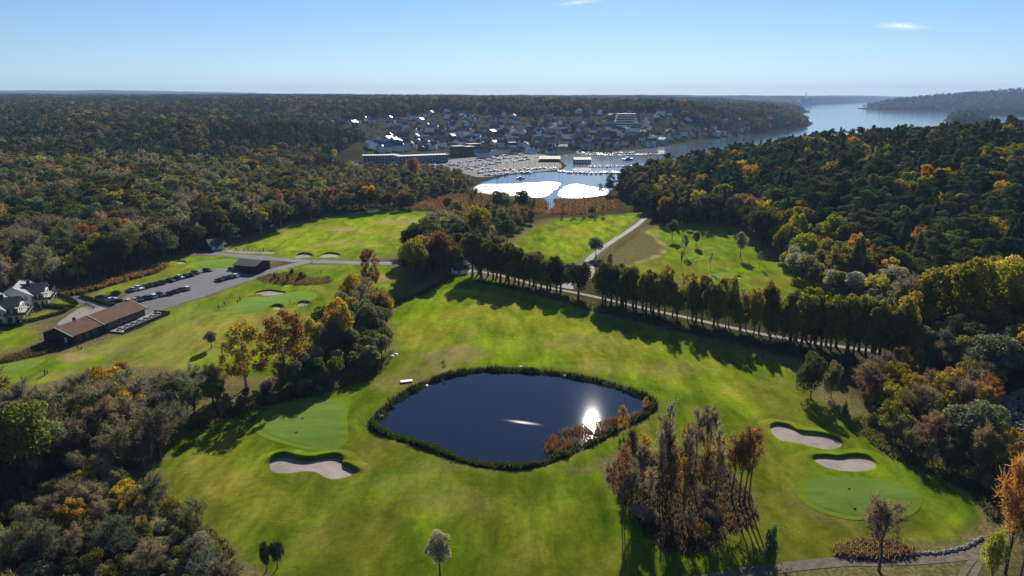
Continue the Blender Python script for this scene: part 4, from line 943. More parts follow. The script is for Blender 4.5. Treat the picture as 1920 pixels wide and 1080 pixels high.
# ------------------------------------------------------------------ loose stone
STONE = plain('grey_stone', (.22, .215, .21), .9, .35, 1.5)
def rock_mesh(seed):
    r_ = np.random.RandomState(seed); bm = bmesh.new(); bmesh.ops.create_icosphere(bm, subdivisions=1, radius=.5)
    for v in bm.verts: v.co *= r_.uniform(.7, 1.2)
    for v in bm.verts: v.co.z *= .7
    me = bpy.data.meshes.new('stone'); bm.to_mesh(me); bm.free(); me.materials.append(STONE); return me
ROCKS = [rock_mesh(s) for s in range(4)]
q = poly([(1868,770),(1960,745),(2060,800),(2060,900),(1930,880),(1870,850),(1850,830)]); P = r.uniform(q.min(0), q.max(0), (9000, 2)); P = P[inside(P, q)][:2600]
Vs, Fs, off = [], [], 0
for p in P:
    me = ROCKS[r.randint(4)]; v = np.array([x.co[:] for x in me.vertices]) * r.uniform(.35, 1.1); a = r.uniform(0, 6.28); R_ = np.array([[math.cos(a), -math.sin(a), 0], [math.sin(a), math.cos(a), 0], [0, 0, 1]])
    v = v @ R_.T + np.array([p[0], p[1], land1(*p) + .1]); Vs.append(v); Fs.append(np.array([f.vertices[:] for f in me.polygons]) + off); off += len(v)
tag(link('scree', mesh_np('scree', np.vstack(Vs), np.vstack(Fs), STONE)), 'slope of loose grey broken stone behind the thicket', 'rubble', kind='stuff')
wl_ = thing('stone_wall', 'low dry wall of grey boulders at the rim of the oval green', 'wall', put(*G(1770,1033)))
wx, wy, wz = wl_.location
for t in np.linspace(0, 1, 60):
    px, py = np.interp(t, [0, .3, .65, 1], [1715, 1770, 1812, 1842]), np.interp(t, [0, .3, .65, 1], [1036, 1034, 1026, 1008]); x, y = G(px + r.uniform(-2, 2), py + r.uniform(-2, 2))
    link('stone', ROCKS[r.randint(4)], wl_, (x - wx, y - wy, land1(x, y) - wz + .12), r.uniform(0, 6), r.uniform(.5, 1.0))
# ------------------------------------------------------------------ buildings of the course
WOODDARK = plain('dark_timber', (.030, .026, .026), .8, .3, 1.5)
WHITE = plain('white_paint', (.72, .72, .70), .6, .06, .6)
GLASS, N, L, B = mat('window_glass'); B.inputs['Base Color'].default_value = (.02, .028, .035, 1); B.inputs['Roughness'].default_value = .06
TURFROOF = plain('turf_roof', (.105, .055, .028), .95, .45, .55, bump=.6)
SLATE = plain('slate_roof', (.075, .080, .095), .55, .2, 1.0)
BEIGE = plain('beige_panel', (.42, .39, .30), .8, .08, 1)
DARKROOF = plain('dark_roof', (.035, .035, .042), .7, .2, .8)
CREAMF = plain('window_frame_paint', (.34, .33, .30), .7, .1, 1)
DECK = plain('deck_boards', (.26, .24, .22), .85, .25, 1.4)
METALG = plain('grey_metal', (.3, .31, .33), .4, .1, 1, metal=.6)
BLACK = plain('black_plastic', (.015, .015, .017), .5, .2, 2)
def frame_at(A, B):
    A, B = np.array(A), np.array(B); d = B - A; return math.atan2(d[1], d[0]), float(np.hypot(*d))
def gable(mb, x0, x1, y0, y1, z0, ze, zr):
    ym = (y0 + y1) / 2; mb.prism([(y0, z0), (y1, z0), (y1, ze), (ym, zr), (y0, ze)], 'x', x0, x1)
def gable_roof(mb, x0, x1, y0, y1, ze, zr, over=.6, th=.22):
    ym = (y0 + y1) / 2; s = (zr - ze) / (ym - y0); a = y0 - over; za = ze - over * s; b = y1 + over
    mb.prism([(a, za), (ym, zr), (b, za), (b, za + th), (ym, zr + th), (a, za + th)], 'x', x0 - over, x1 + over)
def window(parent, x, y, z, w_, h, axis='x', sill=True):
    """axis x: wall runs along x, faces -y"""
    o = MB(); 
    if axis == 'x': o.box(x - w_ / 2, y - .06, z, x + w_ / 2, y - .01, z + h)
    else: o.box(y + .01, x - w_ / 2, z, y + .06, x + w_ / 2, z + h)
    wd = o.build('window', GLASS, parent); f = MB(); t = .06
    for a0, a1, b0, b1 in ((-w_ / 2 - t, w_ / 2 + t, h, h + t), (-w_ / 2 - t, w_ / 2 + t, -t, 0), (-w_ / 2 - t, -w_ / 2, 0, h), (w_ / 2, w_ / 2 + t, 0, h), (-.04, .04, 0, h)):
        if axis == 'x': f.box(x + a0, y - .09, z + b0, x + a1, y - .005, z + b1)
        else: f.box(y + .005, x + a0, z + b0, y + .09, x + a1, z + b1)
    f.build('frame', CREAMF, wd)
# clubhouse: two gabled sections under turf, end wall towards the heath, front towards the fairway
A, Bq = G(137,646), G(270,593); rz, ln = frame_at(A, Bq)
ch = thing('clubhouse', 'long dark timber clubhouse with rust brown turf roof in two sections', 'clubhouse', put(*A), rz)
wb = MB(); gable(wb, 0, 12, -.4, 11, -.3, 2.95, 5.15); gable(wb, 12, ln, -.6, 11, -.3, 3.0, 5.3); wb.build('wall', WOODDARK, ch)
for x0, x1, y0, ze, zr in ((0, 11.6, -.4, 2.95, 5.15), (12.6, ln, -.6, 3.0, 5.3)):
    rf = MB(); gable_roof(rf, x0, x1, y0, 11, ze, zr, .7, .25); ro = rf.build('roof', TURFROOF, ch)
    vb = MB(); ym = (y0 + 11) / 2; s = (zr - ze) / (ym - y0)
    for xe in (x0 - .72, x1 + .72):
        vb.prism([(y0 - .75, ze - .75 * s - .05), (ym, zr - .05), (11.75, ze - .75 * s - .05), (11.75, ze - .75 * s + .30), (ym, zr + .31), (y0 - .75, ze - .75 * s + .30)], 'x', xe - .06, xe + .06)
    vb.build('verge_board', WHITE, ro)
    MB().box(x0 + (x1 - x0) * .62, ym + .4, zr - .4, x0 + (x1 - x0) * .62 + .7, ym + 1.1, zr + .9).build('chimney', BLACK, ro)
for x in (2.4, 5.4, 8.4): window(ch, x, -.4, .9, 1.3, 1.2)
for x in np.linspace(14.5, ln - 1.8, 9): window(ch, x, -.6, .8, 1.3, 1.5)
d = MB().box(-.08, 2.0, 0, -.01, 3.0, 2.1).build('door', WHITE, ch); MB().box(-.16, 2.8, .95, -.08, 2.88, 1.1).build('handle', METALG, d)
w2 = MB().box(-.07, 5.0, 1.0, -.01, 6.0, 1.9).build('window', GLASS, ch)
fence = thing('terrace', 'raised deck with dark rail along the clubhouse front', 'terrace', put(*A), rz)
MB().box(13, -7.4, -.3, ln + 4, -.7, .35).build('deck', DECK, fence)
MB().box(13, -7.55, .36, ln + 4, -7.45, 1.2).build('rail', WOODDARK, fence); MB().box(ln + 4, -7.55, .36, ln + 4.1, -1, 1.2).build('rail', WOODDARK, fence)
ca, sa = math.cos(rz), math.sin(rz)
def loc_of(x, y, z=0): return (A[0] + ca * x - sa * y, A[1] + sa * x + ca * y, ch.location[2] + z)
for i in range(7):
    pt = thing('picnic_table', '%s pale picnic table on the clubhouse terrace, counted from the turf gable end' % ORDN[i], 'table', loc_of(15.5 + i * 2.9, -4.2, .35), rz, 'tables on the clubhouse terrace')
    MB().box(-.4, -.9, .7, .4, .9, .76).build('table_top', DECK, pt)
    for s in (-1, 1): MB().box(s * .75 - .14, -.9, .42, s * .75 + .14, .9, .47).build('bench', DECK, pt)
    for s in (-1, 1): MB().box(-.95, s * .8 - .05, 0, .95, s * .8 + .05, .42).box(-.1, s * .8 - .05, .42, .1, s * .8 + .05, .7).build('leg', DECK, pt)
# villas with balconies
def villa(px, py, label):
    c = np.array(G(px, py)); v = thing('villa', label, 'house', put(*c), math.radians(24))
    # main block: gable end towards -y
    mb = MB(); mb.prism([(-13.5, -.4), (-4, -.4), (-4, 5.4), (-8.75, 8.4), (-13.5, 5.4)], 'y', 1, 16); mb.build('wall', WHITE, v)
    wg = MB(); wg.prism([(-4, -.4), (0, -.4), (0, 5.6), (-4, 5.6)], 'y', 2.2, 12).prism([(2.2, 5.6), (12, 5.6), (7.1, 8.0)], 'x', -7, -1.0); wg.build('wall', WHITE, v)
    rf = MB(); s = 3 / 4.75; o = .8
    rf.prism([(-13.5 - o, 5.4 - o * s), (-8.75, 8.4), (-4 + o, 5.4 - o * s), (-4 + o, 5.65 - o * s), (-8.75, 8.68), (-13.5 - o, 5.65 - o * s)], 'y', .2, 16.8); ro = rf.build('roof', SLATE, v)
    vb = MB(); vb.prism([(-13.5 - o - .1, 5.3 - o * s), (-8.75, 8.32), (-4 + o + .1, 5.3 - o * s), (-4 + o + .1, 5.75 - o * s), (-8.75, 8.78), (-13.5 - o - .1, 5.75 - o * s)], 'y', .02, .22); vb.build('verge_board', WHITE, ro)
    r2 = MB(); s2 = 2.4 / 4.9; r2.prism([(2.2 - .7, 5.6 - .7 * s2), (7.1, 8.0), (12.7, 5.6 - .7 * s2), (12.7, 5.86 - .7 * s2), (7.1, 8.28), (2.2 - .7, 5.86 - .7 * s2)], 'x', -8.4, .5); r2.build('roof', SLATE, v)
    MB().box(-5.6, 6.2, 7.2, -4.6, 7.4, 9.4).build('chimney', BLACK, ro)
    g = MB(); g.prism([(3.2, 5.65), (11, 5.65), (7.1, 7.6)], 'x', -.98, -.6); g.build('gable_panel', BEIGE, v)
    for z in (2.75,):
        MB().box(-4.2, .6, z, 2.4, 2.2, z + .2).box(.02, 2.2, z, 2.4, 12, z + .2).build('balcony', BEIGE, v)
        for a in ((-4.2, .6, 2.4, .66), (2.34, .66, 2.4, 12)): MB().box(a[0], a[1], z + .22, a[2], a[3], z + 1.15).build('balcony_rail', GLASS, v)
    for (x, y) in ((2.2, .8), (2.2, 4.5), (2.2, 8.2), (2.2, 11.8), (-1.2, .8)): MB().tube((x, y, -.3), (x + .0, y, 5.6 if y > .9 else 2.75), .12, .12).build('post', WHITE, v)
    MB().box(-.6, .3, 5.45, 2.7, 2.4, 5.6).build('canopy', BEIGE, v)
    for z in (.15, 3.05):
        for x in (-2.9, -1.1): window(v, x, 2.19, z, 1.2, 2.0)
        for y in (4.2, 7, 10): window(v, y, 0.01, z, 1.5, 2.0, 'y')
    window(v, -5.4, 1, 3.3, 1.0, 1.5); window(v, -5.4, 1, .6, 1.0, 1.5)
villa(84, 577, 'white villa with slate gables and balconies behind the hedged lawn')
villa(36, 607, 'white villa with balconies next to the heath lawn')
# shed, pavilion, hut
def shed(name, label, A, Bq, depth, ze, zr, wallm, roofm, extras=None, over=.5):
    rz, ln = frame_at(A, Bq); o = thing(name, label, 'building', put(*A), rz)
    wb = MB(); gable(wb, 0, ln, 0, depth, -.5, ze, zr); wb.build('wall', wallm, o)
    rf = MB(); gable_roof(rf, 0, ln, 0, depth, ze, zr, over, .2); rf.build('roof', roofm, o)
    if extras: extras(o, ln, depth)
    return o
def barn_x(o, ln, d):
    dd = MB().box(1, -.07, 0, 4, -.01, 2.5).build('door', BLACK, o); MB().box(2.4, -.13, 1, 2.5, -.07, 1.2).build('handle', METALG, dd); MB().box(5.2, -.06, 0, 8.2, -.01, 2.5).build('door', BLACK, o)
shed('barn', 'black timber machinery barn between the parking lot and the road', G(440,511), G(479,514), 11, 3.4, 4.8, WOODDARK, DARKROOF, barn_x)
def pav_x(o, ln, d):
    window(o, 2.5, 0, .8, 1.4, 1.2); dd = MB().box(4.2, -.07, 0, 5.3, -.01, 2.1).build('door', WHITE, o); MB().box(5.1, -.13, 1, 5.2, -.07, 1.15).build('handle', METALG, dd)
shed('range_pavilion', 'white range pavilion with dark roof at the wood edge', G(398,470), G(421,467), 10, 2.7, 4.8, WHITE, DARKROOF, pav_x, 1.2)
shed('range_pavilion', 'low dark lean-to behind the white range pavilion', G(378,465), G(396,470), 7, 2.2, 3.4, WOODDARK, DARKROOF, None)
def hut_x(o, ln, d): window(o, ln * .35, 0, .8, 1.0, .9); MB().box(ln * .7, -.06, 0, ln * .7 + .9, -.01, 2).build('door', WHITE, o)
shed('starter_hut', 'small white hut with dark roof at the head of the avenue', G(853,516), G(877,513), 4, 2.3, 3.5, WHITE, DARKROOF, hut_x)
shed('tool_shed', 'dark tool shed behind the small white hut', G(862,484), G(871,483), 4, 2.4, 3.2, WOODDARK, SLATE)
# hedges round the villa lawns
HEDGE = {}
def hedge(pts, label):
    L_ = smooth_line([G(*p) for p in pts], 1); rr = np.random.RandomState(len(pts)); seg = np.hypot(*np.diff(L_, axis=0).T); s = np.append(0, np.cumsum(seg)); n = int(s[-1] * 130)
    t = rr.uniform(0, s[-1], n); P = np.c_[np.interp(t, s, L_[:, 0]), np.interp(t, s, L_[:, 1])] + rr.uniform(-.55, .55, (n, 2)); z = land(P[:, 0], P[:, 1]) + rr.uniform(0, 1.15, n)
    V, F = leaf_quads(np.c_[P, z], rr.normal(size=(n, 3)), .3, .3, rr); me = mesh_np('hedge', V, F, LEAF); attr(me, 'leafvar', np.repeat(rr.uniform(0, .8, n), 4))
    o = link('hedge', me); o['tint'] = (.035, .05, .018); tag(o, label, 'hedge')
hedge([(98,552),(120,556),(140,565),(144,571)], 'clipped dark hedge on the road side of the villa lawn')
hedge([(86,573),(110,575),(140,576)], 'clipped dark hedge along the near side of the upper villa lawn')
hedge([(38,604),(60,603),(90,595),(130,583),(118,577),(60,575)], 'long clipped hedge wrapping the lower villa lawn')
hedge([(-10,612),(20,611),(44,609)], 'clipped hedge below the villa beside the heath lawn')
hedge([(150,555),(175,563),(200,571),(215,574)], 'brown green hedge between driveway and parking lot')

# ------------------------------------------------------------------ cars
PAINT = tinted('car_paint', .28, .6, metal=.0); TYRE = plain('tyre', (.012, .012, .013), .9, .2, 3); RIM = plain('rim', (.35, .35, .37), .35, .1, 3, metal=.8)
LAMP = plain('headlight', (.75, .75, .72), .15, .05, 2); TAIL = plain('tail_light', (.35, .01, .01), .25, .1, 2)
def car_model(kind):
    L_, W = (4.4, .88) if kind == 0 else (4.7, .9); P = {}
    body = MB(); out = [(-L_/2, .35), (-L_/2, .82), (-L_/2 + .15, .95), (L_/2 - 1.25, .95), (L_/2 - .2, .78), (L_/2, .6), (L_/2, .3), (L_/2 - .4, .22), (-L_/2 + .3, .22)]
    n = len(out); vs = []; 
    for y, k in ((-W, .94), (-W * .93, 1.0), (W * .93, 1.0), (W, .94)): vs += [(u * (.985 if k < 1 else 1), y, .22 + (v - .22) * (k if v > .3 else 1)) for u, v in out]
    fs = [(a * n + i, a * n + (i + 1) % n, (a + 1) * n + (i + 1) % n, (a + 1) * n + i) for a in range(3) for i in range(n)] + [tuple(range(n)), tuple(range(3 * n, 4 * n))]
    P['body'] = body.add(vs, fs).mesh('body', PAINT)
    rear = -L_/2 + (.25 if kind else .4); cab = MB(); w0, w1 = W * .92, W * .74
    lo = [(rear, w0), (L_/2 - 1.3, w0)]; hi = [(rear + (.3 if kind else .55), w1), (L_/2 - 2.15, w1)]
    v = [(lo[0][0], -w0, .94), (lo[1][0], -w0, .94), (lo[1][0], w0, .94), (lo[0][0], w0, .94), (hi[0][0], -w1, 1.40), (hi[1][0], -w1, 1.40), (hi[1][0], w1, 1.40), (hi[0][0], w1, 1.40)]
    P['windows'] = cab.add(v, [(0, 1, 5, 4), (1, 2, 6, 5), (2, 3, 7, 6), (3, 0, 4, 7), (4, 5, 6, 7)]).mesh('windows', GLASS)
    P['roof'] = MB().box(hi[0][0] - .03, -w1 - .02, 1.395, hi[1][0] + .03, w1 + .02, 1.46 if not kind else 1.5).mesh('roof', PAINT)
    P['wheel'] = MB().tube((0, -.1, 0), (0, .1, 0), .32, .32, 12).mesh('tyre', TYRE, True); P['rim'] = MB().tube((0, -.11, 0), (0, .11, 0), .2, .2, 10).mesh('rim', RIM)
    P['headlight'] = MB().box(L_/2 - .16, -.16, .6, L_/2 + .01, .16, .74).mesh('headlight', LAMP); P['tail'] = MB().box(-L_/2 - .01, -.1, .62, -L_/2 + .1, .1, .85).mesh('tail_light', TAIL)
    P['dims'] = (L_, W); return P
CARS = [car_model(0), car_model(1)]
CCOL = {'black': (.010, .010, .012), 'dark grey': (.045, .047, .05), 'white': (.75, .75, .74), 'silver': (.38, .39, .40), 'red': (.20, .018, .018), 'dark blue': (.012, .018, .05)}
def car(px, py, head, col, where, group):
    x, y = G(px, py); P = CARS[(int(px * 7)) % 2]; L_, W = P['dims']
    c = thing('parked_car', '%s car, %s' % (col, where), 'car', put(x, y, .06), head, group)
    link('body', P['body'], c, color=CCOL[col]); link('windows', P['windows'], c); link('roof', P['roof'], c, color=CCOL[col])
    for u in (-1, 1):
        for s in (-1, 1):
            wh = link('wheel', P['wheel'], c, (u * L_ * .3, s * (W - .1), .32)); link('rim', P['rim'], wh)
    for s in (-1, 1): link('headlight', P['headlight'], c, (0, s * .62, 0)); link('tail_light', P['tail'], c, (0, s * .68, 0))
def row_dir(a, b): A_, B_ = G(*a), G(*b); return math.atan2(B_[1] - A_[1], B_[0] - A_[0])
r = np.random.RandomState(3)
def cars(L_, base, where, group):
    n_ = len(L_)
    for k_, (px, py, col) in enumerate(L_): car(px, py + 2, base + math.radians(90) + r.normal() * .04 + (math.pi if r.rand() < .3 else 0), col, where if n_ == 1 else '%s %s' % (ORDN[k_], where), group)
cars([(320,525,'black'),(331,521,'dark blue'),(338,519,'white'),(347,517,'black'),(357,515,'dark grey'),(367,511,'black'),(389,506,'black')], row_dir((320,524), (368,511)), 'in the upper row, counted from the clubhouse', 'upper row of parked cars')
cars([(247,543,'silver'),(261,540,'white'),(272,537,'black'),(282,534,'dark grey'),(292,532,'black'),(303,529,'dark blue')], row_dir((246,543), (303,529)), 'in the middle row by the tall grass, counted from the clubhouse', 'middle row of parked cars')
cars([(217,550,'black')], row_dir((246,543), (303,529)), 'standing alone by the corner of the lot', None)
cars([(191,557,'dark blue'),(202,560,'dark grey'),(210,562,'white'),(222,564,'black')], row_dir((191,558), (222,565)), 'in the short row at the hedge, counted from the villas', 'cars at the hedge')
cars([(240,565,'white'),(252,563,'silver'),(261,562,'black'),(275,558,'dark grey'),(287,556,'white'),(301,553,'black'),(318,550,'dark grey'),(330,546,'red'),(338,543,'black'),(349,541,'white')], row_dir((240,566), (348,542)), 'in the lower row beside the road, counted from the clubhouse', 'lower row of parked cars')
cars([(412,525,'red'),(421,522,'black'),(430,520,'dark blue'),(439,518,'white'),(449,515,'dark grey')], row_dir((412,525), (449,515)), 'in the short row below the barn, counted from the clubhouse', 'cars below the barn')
cars([(436,505,'black'),(446,507,'dark grey')], row_dir((412,525), (449,515)), 'tucked against the black barn', 'cars against the barn')
# scooters / trolleys parked in the courtyard, bench, signs
def trolley(px, py, lab, grp=None, rz=0.):
    t = thing('golf_trolley', lab, 'golf trolley', put(*G(px, py), .06), rz, grp)
    MB().tube((0, 0, .25), (.35, 0, 1.05), .13, .16, 8).build('bag', BLACK, t); MB().tube((-.1, 0, .3), (-.5, 0, 1.0), .02, .02, 5).build('handle', METALG, t)
    for s in (-1, 1): MB().tube((0, s * .3, .15), (0, s * .35, .15), .15, .15, 10).build('wheel', TYRE, t)
for i in range(7): trolley(160 + i * 2.6, 571 + i * 1.2, '%s golf trolley in the line on the courtyard, counted from the villas' % ORDN[i], 'trolleys on the courtyard', .6)
for px, py in [(431,467),(442,469),(447,470),(458,469),(465,471),(473,470),(480,472),(487,472),(494,471),(508,472)]: trolley(px, py, '%s bag and trolley on the paved range strip, counted from the pavilion' % ORDN[[431,442,447,458,465,473,480,487,494,508].index(px)], 'bags on the range strip', r.uniform(0, 6))
trolley(152, 655, 'golf trolley beside the golfer below the clubhouse'); trolley(585, 491, 'golf trolley at the road junction'); trolley(88, 701, 'golf trolley left on the heath fairway')
# flagsticks
FLAG = plain('red_flag', (.45, .03, .03), .8, .1, 2)
for px, py, lab in [(1588,932,'flagstick in the oval green'),(566,800,'flagstick in the round green by the pond'),(519,512,'flag pole by the shrub bed under the road'),(500,565,'flagstick in the practice green'),(410,494,'flagstick in the green behind the lot'),
                    (1090,432,'distance post on the far fairway'),(1031,428,'second distance post on the far fairway'),(1044,470,'distance post near the avenue on the far fairway')]:
    hgt = 2.3 if 'stick' in lab else 5.0 if 'pole' in lab else 3.0
    f = thing('flagstick' if 'stick' in lab else 'marker_post', lab, 'flagstick' if 'stick' in lab else 'post', put(*G(px, py), .1)); MB().tube((0, 0, -.1), (0, 0, hgt), .03, .025, 6).build('pole', WHITE if 'stick' in lab else WOODDARK, f)
    if hgt < 5: MB().box(.03, -.01, hgt - .4, .5, .01, hgt).build('flag', FLAG if 'stick' in lab else WOODDARK, f)
    else: MB().tube((0, 0, hgt), (0, 0, hgt + .12), .07, .02, 8).build('finial', WHITE, f)
# white covers on the grass, culvert cover, foot bridge, swans
for px, py, lab in [(741,664,'white domed cover on the fairway, the one by the far fairway'),(735,668,'white domed cover on the fairway, the one by the willows')]:
    o = thing('domed_cover', lab, 'cover', put(*G(px, py))); b = MB(); n = 14
    for a, (rr_, z) in enumerate([(0.8, 0), (.78, .18), (.6, .4), (.3, .55), (.02, .6)]): b.v += [(rr_ * math.cos(i / n * 6.283), rr_ * math.sin(i / n * 6.283), z) for i in range(n)]
    b.f = [(a * n + i, a * n + (i + 1) % n, (a + 1) * n + (i + 1) % n, (a + 1) * n + i) for a in range(4) for i in range(n)]; b.build('dome', WHITE, o, True); MB().tube((0, 0, 0), (0, 0, .08), .9, .9, 14).build('rim', METALG, o)
fb = thing('foot_bridge', 'little plank bridge over the pond inlet', 'bridge', put(*G(762,716)), .3); MB().box(-1.6, -.7, .25, 1.6, .7, .36).build('deck', WHITE, fb)
for s in (-1, 1): MB().box(-1.5, s * .6 - .06, -.3, 1.5, s * .6 + .06, .25).build('beam', WOODDARK, fb)
fb = thing('foot_bridge', 'dark plank bridge leading out of the alder belt', 'bridge', put(*G(333,778)), -.75)
for i in range(16): MB().box(-4 + i * .5, -1.0, .3, -3.6 + i * .5, 1.0, .38).build('plank', DECK, fb)
for s in (-1, 1): MB().box(-4, s * 1.0 - .06, .95, 4, s * 1.0 + .06, 1.07).build('rail', DECK, fb)
for s in (-1, 1):
    for x in (-3.9, -1.3, 1.3, 3.9): MB().box(x - .06, s - .05, -.2, x + .06, s + .05, .95).build('post', DECK, fb)
BIRD = plain('white_feathers', (.8, .8, .78), .7, .05, 4); BEAK = plain('orange_beak', (.5, .18, .03), .5, .1, 3)
def swan_mesh():
    me = bpy.data.meshes.new('body'); bm = bmesh.new(); V = [(-.55, 0, .18), (-.2, 0, .16), (.25, 0, .15), (.42, 0, .3), (.5, 0, .55), (.45, 0, .75), (.56, 0, .82)]; R_ = [.05, .26, .2, .08, .055, .05, .065]
    vs = [bm.verts.new(v) for v in V]; [bm.edges.new((vs[i], vs[i + 1])) for i in range(6)]; bm.to_mesh(me); bm.free()
    o = bpy.data.objects.new('t', me); COL.objects.link(o); m = o.modifiers.new('s', 'SKIN')
    for d_, rr_ in zip(me.skin_vertices[0].data, R_): d_.radius = (rr_, rr_ * .9)
    me.skin_vertices[0].data[1].use_root = True; o.modifiers.new('d', 'SUBSURF').levels = 1
    dg = bpy.context.evaluated_depsgraph_get(); q = bpy.data.meshes.new_from_object(o.evaluated_get(dg)); bpy.data.objects.remove(o); q.materials.clear(); q.materials.append(BIRD)
    for p in q.polygons: p.use_smooth = True
    return q
SW = swan_mesh()
for px, py, lab in [(800,725,'white swan by the upper bank near the plank bridge'),(715,782,'white swan at the pond corner beside the round green'),(977,689,'swan at the far reeds, next to the middle of the bank'),(1059,706,'swan among the far reeds where the bank bends'),(1131,719,'swan in the far reeds towards the pond tip')]:
    x, y = G(px, py, -.34); s = thing('swan', lab, 'swan', (x, y, -.36), r.uniform(0, 6)); link('body', SW, s, scale=1.3); MB().tube((.6 * 1.3, 0, 1.05), (.78 * 1.3, 0, 1.0), .04, .01, 6).build('beak', BEAK, s)

# ------------------------------------------------------------------ golfers
SKIN = plain('skin', (.42, .26, .19), .6, .05, 3); TROUSERS = plain('dark_trousers', (.03, .03, .036), .8, .2, 3); SHIRT = tinted('shirt', .8, .1)
def person_mesh(pose):
    b = pose; J = [(0, 0, .95), (0 + b * .06, 0, 1.18), (b * .16, 0, 1.42), (b * .22, 0, 1.52), (b * .26, 0, 1.66), (b * .27, 0, 1.76)]; R_ = [.15, .145, .16, .06, .095, .08]
    E_ = [(0, 1), (1, 2), (2, 3), (3, 4), (4, 5)]
    for s in (-1, 1):
        k = len(J); J += [(0, s * .1, .88), (.03, s * .12, .5), (-.02 + .0 * s, s * .13, .1), (.12, s * .14, .05)]; R_ += [.1, .07, .05, .045]; E_ += [(0, k), (k, k + 1), (k + 1, k + 2), (k + 2, k + 3)]
        k = len(J); J += [(b * .15, s * .2, 1.38), (b * .2 + .06 * b, s * .26, 1.12), (b * .35 + .1, s * (.22 - .12 * b), .9), (b * .38 + .14, s * (.2 - .13 * b), .8)]; R_ += [.065, .05, .04, .045]; E_ += [(2, k), (k, k + 1), (k + 1, k + 2), (k + 2, k + 3)]
    me = bpy.data.meshes.new('body'); me.from_pydata(J, E_, []); o = bpy.data.objects.new('t', me); COL.objects.link(o); m = o.modifiers.new('s', 'SKIN')
    for d_, rr_ in zip(me.skin_vertices[0].data, R_): d_.radius = (rr_, rr_)
    me.skin_vertices[0].data[0].use_root = True; o.modifiers.new('d', 'SUBSURF').levels = 1
    dg = bpy.context.evaluated_depsgraph_get(); q = bpy.data.meshes.new_from_object(o.evaluated_get(dg)); bpy.data.objects.remove(o); q.materials.clear()
    for x in (SHIRT, TROUSERS, SKIN): q.materials.append(x)
    for p in q.polygons:
        p.use_smooth = True; c_ = p.center; p.material_index = 2 if c_.z > 1.5 or (c_.z < .93 and abs(c_.y) > .16 and c_.z > .7) else 1 if c_.z < .97 else 0
    return q
PM = [person_mesh(0.0), person_mesh(1.0)]
HAIR = plain('cap', (.05, .05, .06), .8, .1, 3)
for px, py, pose, col, lab in [(147,655,0,(.05,.05,.07),'golfer in dark clothes standing on the path end below the clubhouse'),(41,716,0,(.06,.06,.06),'golfer standing alone on the heath fairway'),(84,704,1,(.08,.08,.1),'golfer bending over beside the trolley on the heath fairway'),
        (410,579,1,(.06,.07,.12),'golfer crouching short of the practice green'),(421,571,1,(.05,.05,.05),'golfer bending by the apron of the practice green'),(446,568,0,(.06,.05,.05),'golfer at the edge of the practice green, one of two together'),(450,563,0,(.1,.1,.12),'golfer with back turned at the practice green edge'),
        (544,570,0,(.04,.05,.05),'golfer standing in front of the practice green near the pot bunker'),(601,513,0,(.05,.05,.06),'golfer walking on the grass below the road junction'),(571,572,0,(.4,.4,.4),'golfer in a pale shirt in the small bunker'),(443,469,0,(.04,.04,.05),'golfer taking practice shots from the range strip'),(494,472,0,(.07,.05,.05),'golfer at the end of the range strip')]:
    t = thing('person', lab, 'person', put(*G(px, py), .03), r.uniform(0, 6)); link('body', PM[pose], t, color=col); b = pose
    MB().tube((b * .27, 0, 1.70), (b * .27, 0, 1.79), .105, .07, 8).build('cap', HAIR, t)
    MB().tube((b * .38 + .14, .1 * (1 - b), .8), (b * .5 + .5, 0, .04), .012, .012, 5).build('golf_club', METALG, t)
# ------------------------------------------------------------------ the town across the bay
HWALL = tinted('house_wall', .8, .2); HROOF = tinted('house_roof', .38, .5)
def house_models():
    out = []
    for (l, wd, ze, zr, wing) in [(11, 8, 5.2, 8.2, 0), (9, 8, 5.5, 9, 0), (13, 9, 4.2, 7, 1), (10, 7.5, 6, 9.4, 1), (16, 10, 6.5, 9.5, 0), (12, 8.5, 3.4, 6.2, 0)]:
        w_ = MB(); gable(w_, -l/2, l/2, -wd/2, wd/2, -3, ze, zr)
        if wing: w_.prism([(-2.4, -3), (2.4, -3), (2.4, ze - .4), (0, ze + 1.6), (-2.4, ze - .4)], 'y', -wd/2 - 3, 0)
        rf = MB(); gable_roof(rf, -l/2, l/2, -wd/2, wd/2, ze, zr, .5, .25)
        if wing: rf.prism([(-2.9, ze - .8), (0, ze + 1.6), (2.9, ze - .8), (2.9, ze - .55), (0, ze + 1.85), (-2.9, ze - .55)], 'y', -wd/2 - 3.4, -.5)
        out.append((w_.mesh('wall', HWALL), rf.mesh('roof', HROOF), MB().box(1, -.4, zr - .6, 1.8, .4, zr + 1).mesh('chimney', BLACK)))
    return out
HM = house_models(); r = np.random.RandomState(41)
WCOL = {'white': (.66, .67, .68), 'pale grey': (.42, .44, .46), 'cream': (.55, .50, .38), 'red brown': (.17, .06, .045), 'dark brown': (.06, .045, .04), 'ochre': (.42, .28, .10)}
RCOL = {'dark': (.04, .042, .05), 'tile red': (.19, .075, .05), 'grey': (.16, .165, .17)}
HOUSES = []
